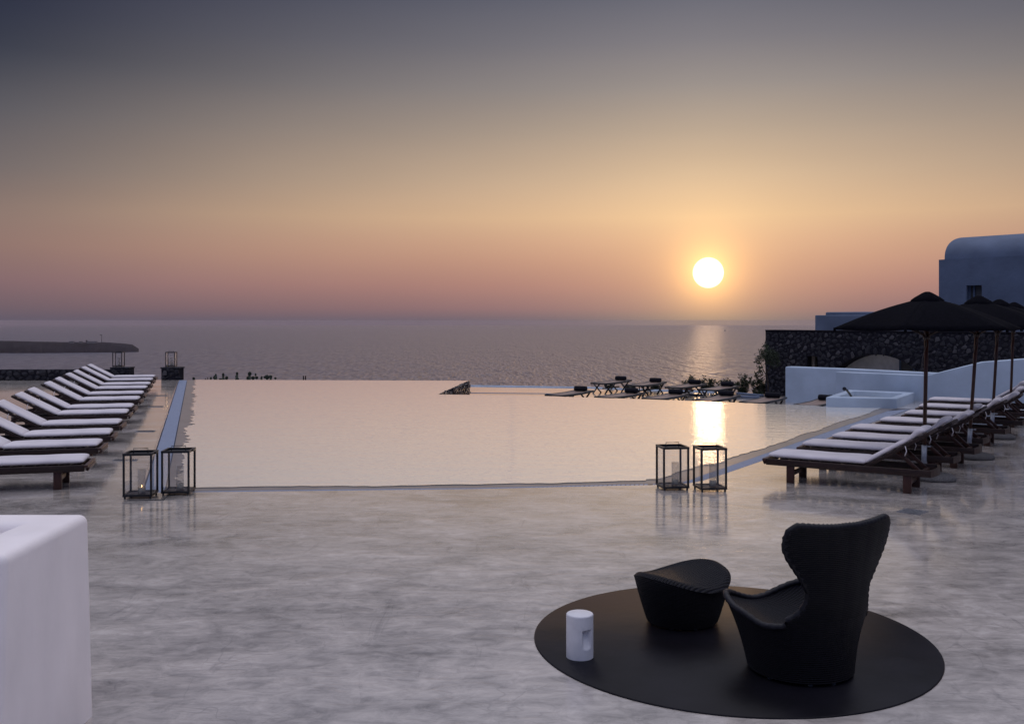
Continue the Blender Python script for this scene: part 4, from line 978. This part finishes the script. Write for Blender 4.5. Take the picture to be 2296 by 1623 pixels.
sheet('woven_seat', grid, topuv(grid, R(90)), t, 0, True)
rim_pts = []
for j in range(110):
    dg = -127 + 254 * j / 109; h = interp(Hb, abs(dg)); r_ = ch_r(dg, h) - .016; rim_pts.append((r_ * math.cos(R(dg)), r_ * math.sin(R(dg)), h - .004))
rope('edge_rope', rim_pts, .02, t, False)
for a in (150, 180, 210, 240, 60, 0, 300, 100): part('foot', MB().lathe([(0, 0), (.016, 0), (.016, .024), (0, .024)], (.28 * math.cos(R(a)), .28 * math.sin(R(a)), 0), 12), STEEL, t)

# white cylinder side table with a carved hand notch
p = G(1300, 1471, .009); t = thing('side_table', 'small white cylindrical table with a rounded side notch on the round mat', 'side table', (p.x, p.y, .009), 0)
TRd, TH = .0865, .275; bm = bmesh.new(); nseg, nz_ = 96, 60
na = R(-60); hw = R(21)
def notch(a, z):
    da = (a - na + PI) % (2 * PI) - PI; zn0, zn1 = .085, .185
    if abs(da) > hw or z > zn1: return 0
    # rounded at the bottom, flat on top
    cx_ = da / hw; low = zn0 + .022 - .022 * math.sqrt(max(0, 1 - cx_ * cx_)) + 0
    zl = zn0 - .02 + .02 * (1 - math.sqrt(max(0, 1 - cx_ ** 2)))
    if z < zl: return 0
    e_ = min(1, (hw - abs(da)) / R(3)); f_ = (z - zl) / (zn1 - zl)
    return .042 * min(1, e_) * (min(1, f_ * 1.35)) 
V = []
for i in range(nz_ + 1):
    z = TH * i / nz_; row = []
    for j in range(nseg):
        a = 2 * PI * j / nseg; r_ = TRd - notch(a, z)
        if i == nz_: r_ = TRd - .004
        row.append(bm.verts.new((r_ * math.cos(a), r_ * math.sin(a), z)))
    V.append(row)
for i in range(nz_):
    for j in range(nseg): f = bm.faces.new((V[i][j], V[i][(j + 1) % nseg], V[i + 1][(j + 1) % nseg], V[i + 1][j])); f.smooth = True
me = bpy.data.meshes.new('body'); bm.to_mesh(me); bm.free()
CER = mat('white_ceramic', (.66, .66, .70), .5, .5, var=.06, vscale=14, bump=.001, bscale=60)
link('body', me, CER, t); part('table_top', MB().lathe([(0, .003), (TRd - .012, .003), (TRd - .004, 0)], (0, 0, TH), 64), CER, t)

# ------------------------------------------------------------------ plants
def leafy(mb, c, d_, L, wd, rnd):
    d_ = d_.normalized(); s_ = d_.cross(Vector((rnd.uniform(-1, 1), rnd.uniform(-1, 1), rnd.uniform(-1, 1)))).normalized()
    m_ = c + d_ * L * .5 + Vector((0, 0, .0)); e_ = c + d_ * L + Vector((0, 0, -.1 * L)); mb.add([c, m_ + s_ * wd, e_, m_ - s_ * wd], [(0, 1, 2, 3)])
def shrub(label, u0_, u1_, vt, y, seed, grp='oleander shrubs behind the dark loungers'):
    rnd = random.Random(seed); x0, x1 = (u0_ - U0) / F * y, (u1_ - U0) / F * y; zt_ = CH - (vt - V0) / F * y; zb = TZ - .35; cxs = (x0 + x1) / 2
    t = thing('oleander_shrub', label, 'shrub', (cxs, y, zb), 0, grp); fol = MB(); stem = MB(); hw_ = (x1 - x0) / 2; Hh = zt_ - zb
    ns = max(12, int(hw_ * 46))
    for k in range(ns):
        bx = rnd.uniform(-.5, .5) * hw_; tx = rnd.uniform(-1, 1) * hw_ * .92; ty = rnd.uniform(-.35, .35); hh = Hh * rnd.uniform(.62, 1.0) * (1 - .25 * abs(tx / hw_) ** 2)
        A_, B_ = Vector((bx, ty * .3, 0)), Vector((tx, ty, hh)); Mi = A_.lerp(B_, .55) + Vector((rnd.uniform(-.05, .05), 0, .03))
        stem.tube([A_, Mi, B_], [.010, .007, .004], 4)
        for i in range(46):
            s = rnd.uniform(.25, 1.02); P = A_.lerp(Mi, s / .55) if s < .55 else Mi.lerp(B_, (s - .55) / .45)
            a = rnd.uniform(0, 2 * PI); d_ = Vector((math.cos(a), math.sin(a), rnd.uniform(.25, 1.1))); leafy(fol, P, d_, rnd.uniform(.10, .19), rnd.uniform(.016, .026), rnd)
    part('foliage', fol, LEAF, t); part('stem', stem, BARK, t); return t
shrub('round spiky shrub at the left end of the shrub line', 1528, 1561, 838, 39.5, 1); shrub('shrub directly behind the third seaward lounger', 1566, 1604, 843, 39.2, 2)
shrub('low wide shrub between the two darker clumps', 1609, 1650, 845, 38.9, 3); shrub('tall shrub clump near the stone house', 1650, 1682, 833, 38.6, 4); shrub('dense tall shrub touching the stone house corner', 1680, 1719, 833, 38.3, 5)
for k, (u, vt, y, lab) in enumerate(((1368, 868, 40.9, 'small low plant under the first seaward dark lounger'), (1412, 869, 40.6, 'sprig beside the head of the first seaward lounger'), (1466, 856, 40.4, 'thin tall sprig right of the second seaward lounger'))):
    shrub(lab, u - 12, u + 12, vt - 6, y, 30 + k, 'small sprigs along the terrace rim')
for k, (u, v, lab) in enumerate(((1540, 877, 'reddish succulent under the right seaward lounger legs'), (1700, 886, 'small round succulent beside the white planter kerb'))):
    p = G(u, v, TZ); rnd = random.Random(50 + k); t = thing('succulent', lab, 'succulent', (p.x, p.y, TZ), 0, 'succulents in the planter'); q = MB()
    for i in range(46):
        a = rnd.uniform(0, 2 * PI); d_ = Vector((math.cos(a), math.sin(a), rnd.uniform(.3, 1.6))); leafy(q, Vector((0, 0, 0)), d_, rnd.uniform(.16, .30), .02, rnd)
    part('leaf_rosette', q, LEAFR if k == 0 else LEAF, t)
# small tree at the corner of the stone house
rnd = random.Random(77); yT = 35.6; xb = (1723 - U0) / F * yT
t = thing('small_tree', 'slender small tree growing against the left corner of the stone house', 'tree', (xb, yT, TZ - .2)); tk = MB(); fol = MB()
def tp(u, v, y=yT): P = at(u, v, y); return P - Vector((xb, yT, TZ - .2))
tk.tube([(0, 0, 0), tp(1722, 860), tp(1719, 838), tp(1727, 822), tp(1733, 806)], [.03, .026, .022, .016, .008], 6)
tk.tube([tp(1721, 848), tp(1712, 830), tp(1704, 812), tp(1700, 797)], [.018, .013, .009, .005], 5); tk.tube([tp(1719, 838), tp(1716, 810), tp(1714, 785)], [.015, .010, .005], 5)
part('trunk', tk, BARK, t)
cl = [(1703, 803, 9), (1699, 812, 7), (1711, 788, 8), (1715, 776, 5), (1708, 797, 8), (1722, 790, 10), (1732, 800, 12), (1741, 812, 10), (1726, 812, 12), (1703, 825, 5), (1705, 833, 3), (1738, 795, 8), (1716, 803, 9)]
for u, v, r_ in cl:
    for i in range(int(r_ * 17)):
        P = tp(u + rnd.gauss(0, r_ * .5), v + rnd.gauss(0, r_ * .5), yT) + Vector((0, rnd.gauss(-.05, .12), 0)); a = rnd.uniform(0, 2 * PI)
        leafy(fol, P, Vector((math.cos(a), math.sin(a), rnd.uniform(-.4, .9))), rnd.uniform(.05, .09), rnd.uniform(.012, .02), rnd)
part('crown', fol, LEAF, t)
# prickly pears beyond the far pool edge
def pear(label, pads, y, seed):
    u0_ = sum(p_[0] for p_ in pads) / len(pads); x0 = (u0_ - U0) / F * y; zb = -1.9; t = thing('prickly_pear', label, 'cactus', (x0, y, zb), 0, 'prickly pear cacti beyond the pool edge')
    for (u, v, ru, rv, tilt) in pads:
        P = at(u, v, y) - Vector((x0, y, zb)); q = MB(); k = y / F; vs = []; n1, n2 = 8, 14
        for i in range(n1 + 1):
            th = PI * i / n1
            for j in range(n2):
                ph = 2 * PI * j / n2; v_ = Vector((math.sin(th) * math.cos(ph) * ru * k * (1 + .15 * math.cos(th)), math.sin(th) * math.sin(ph) * min(ru, 3) * k * .35, math.cos(th) * rv * k)); vs.append(Matrix.Rotation(R(tilt), 3, 'Y') @ v_ + P)
        q.add(vs, [(i * n2 + j, (i + 1) * n2 + j, (i + 1) * n2 + (j + 1) % n2, i * n2 + (j + 1) % n2) for i in range(n1) for j in range(n2)], True); part('pad', q, PAD, t)
    for (u, v, ru, rv, tilt) in pads[:3]:
        P = at(u, v + rv * .8, y) - Vector((x0, y, zb)); part('stem', MB().tube([(P.x * .6, 0, 0), (P.x, 0, P.z)], .05, 6), PAD, t)
def cv(x, y): return 392.4 + .29298 * x, 784.8 + .29298 * y
def pd(x, y, a, c, tl=0): u, v = cv(x, y); return (u, v, a * .293, c * .293, tl)
pear('lone prickly pear pad at the left end of the cactus line', [pd(143, 218, 11, 11, 20)], 41, 1)
pear('prickly pear with one small pad on top of two wider ones', [pd(275, 216, 8, 10), pd(307, 212, 17, 13), pd(313, 190, 7, 8, 10), pd(302, 201, 6, 9, 25), pd(250, 218, 3, 11), pd(234, 222, 3, 7)], 41.5, 2)
pear('prickly pear with a tall oval pad on a thin neck', [pd(369, 191, 10, 16), pd(395, 213, 12, 14, 25), pd(374, 212, 4, 10), pd(348, 222, 12, 6)], 41.2, 3)
pear('prickly pear with a single upright pad in the middle of the cactus line', [pd(475, 181, 10, 13), pd(468, 207, 7, 15), pd(484, 220, 4, 8, 20)], 41.8, 4)
pear('prickly pear with the largest and tallest pad', [pd(571, 182, 14, 17, 15), pd(560, 211, 9, 13), pd(597, 213, 15, 13), pd(617, 189, 7, 12), pd(625, 212, 13, 12), pd(550, 216, 4, 12)], 41.4, 5)
pear('wide prickly pear at the right end of the cactus line', [pd(662, 211, 8, 12, 20), pd(705, 208, 20, 15), pd(733, 202, 13, 9, 15), pd(768, 216, 10, 9), pd(705, 192, 5, 5), pd(693, 196, 4, 5), pd(684, 208, 7, 10)], 41.6, 6)
p = at(682, 846, 42); t = thing('wooden_post', 'pair of short thin stakes standing beyond the far pool edge', 'post', (p.x, 42, -2))
for k in (-.04, .05): part('stake', MB().bar((k, 0, 0), (k + .01, 0, 2 + CH - (842.5 - V0) / F * 42), .045, .045, (0, 1, 0)), BARK, t)

# ------------------------------------------------------------------ haze
hz = bpy.data.materials.new('sea_haze'); hz.use_nodes = True; t_ = hz.node_tree; t_.nodes.clear()
pv = N(t_, 'ShaderNodeVolumePrincipled'); pv.inputs['Color'].default_value = (.98, .76, .76, 1); pv.inputs['Density'].default_value = 2.1e-5; pv.inputs['Anisotropy'].default_value = .0
o_ = N(t_, 'ShaderNodeOutputMaterial'); t_.links.new(pv.outputs[0], o_.inputs['Volume'])
tag(part('haze', MB().box((0, 0, -47.2), (45000, 45000, 108.4)), hz), kind='stuff')
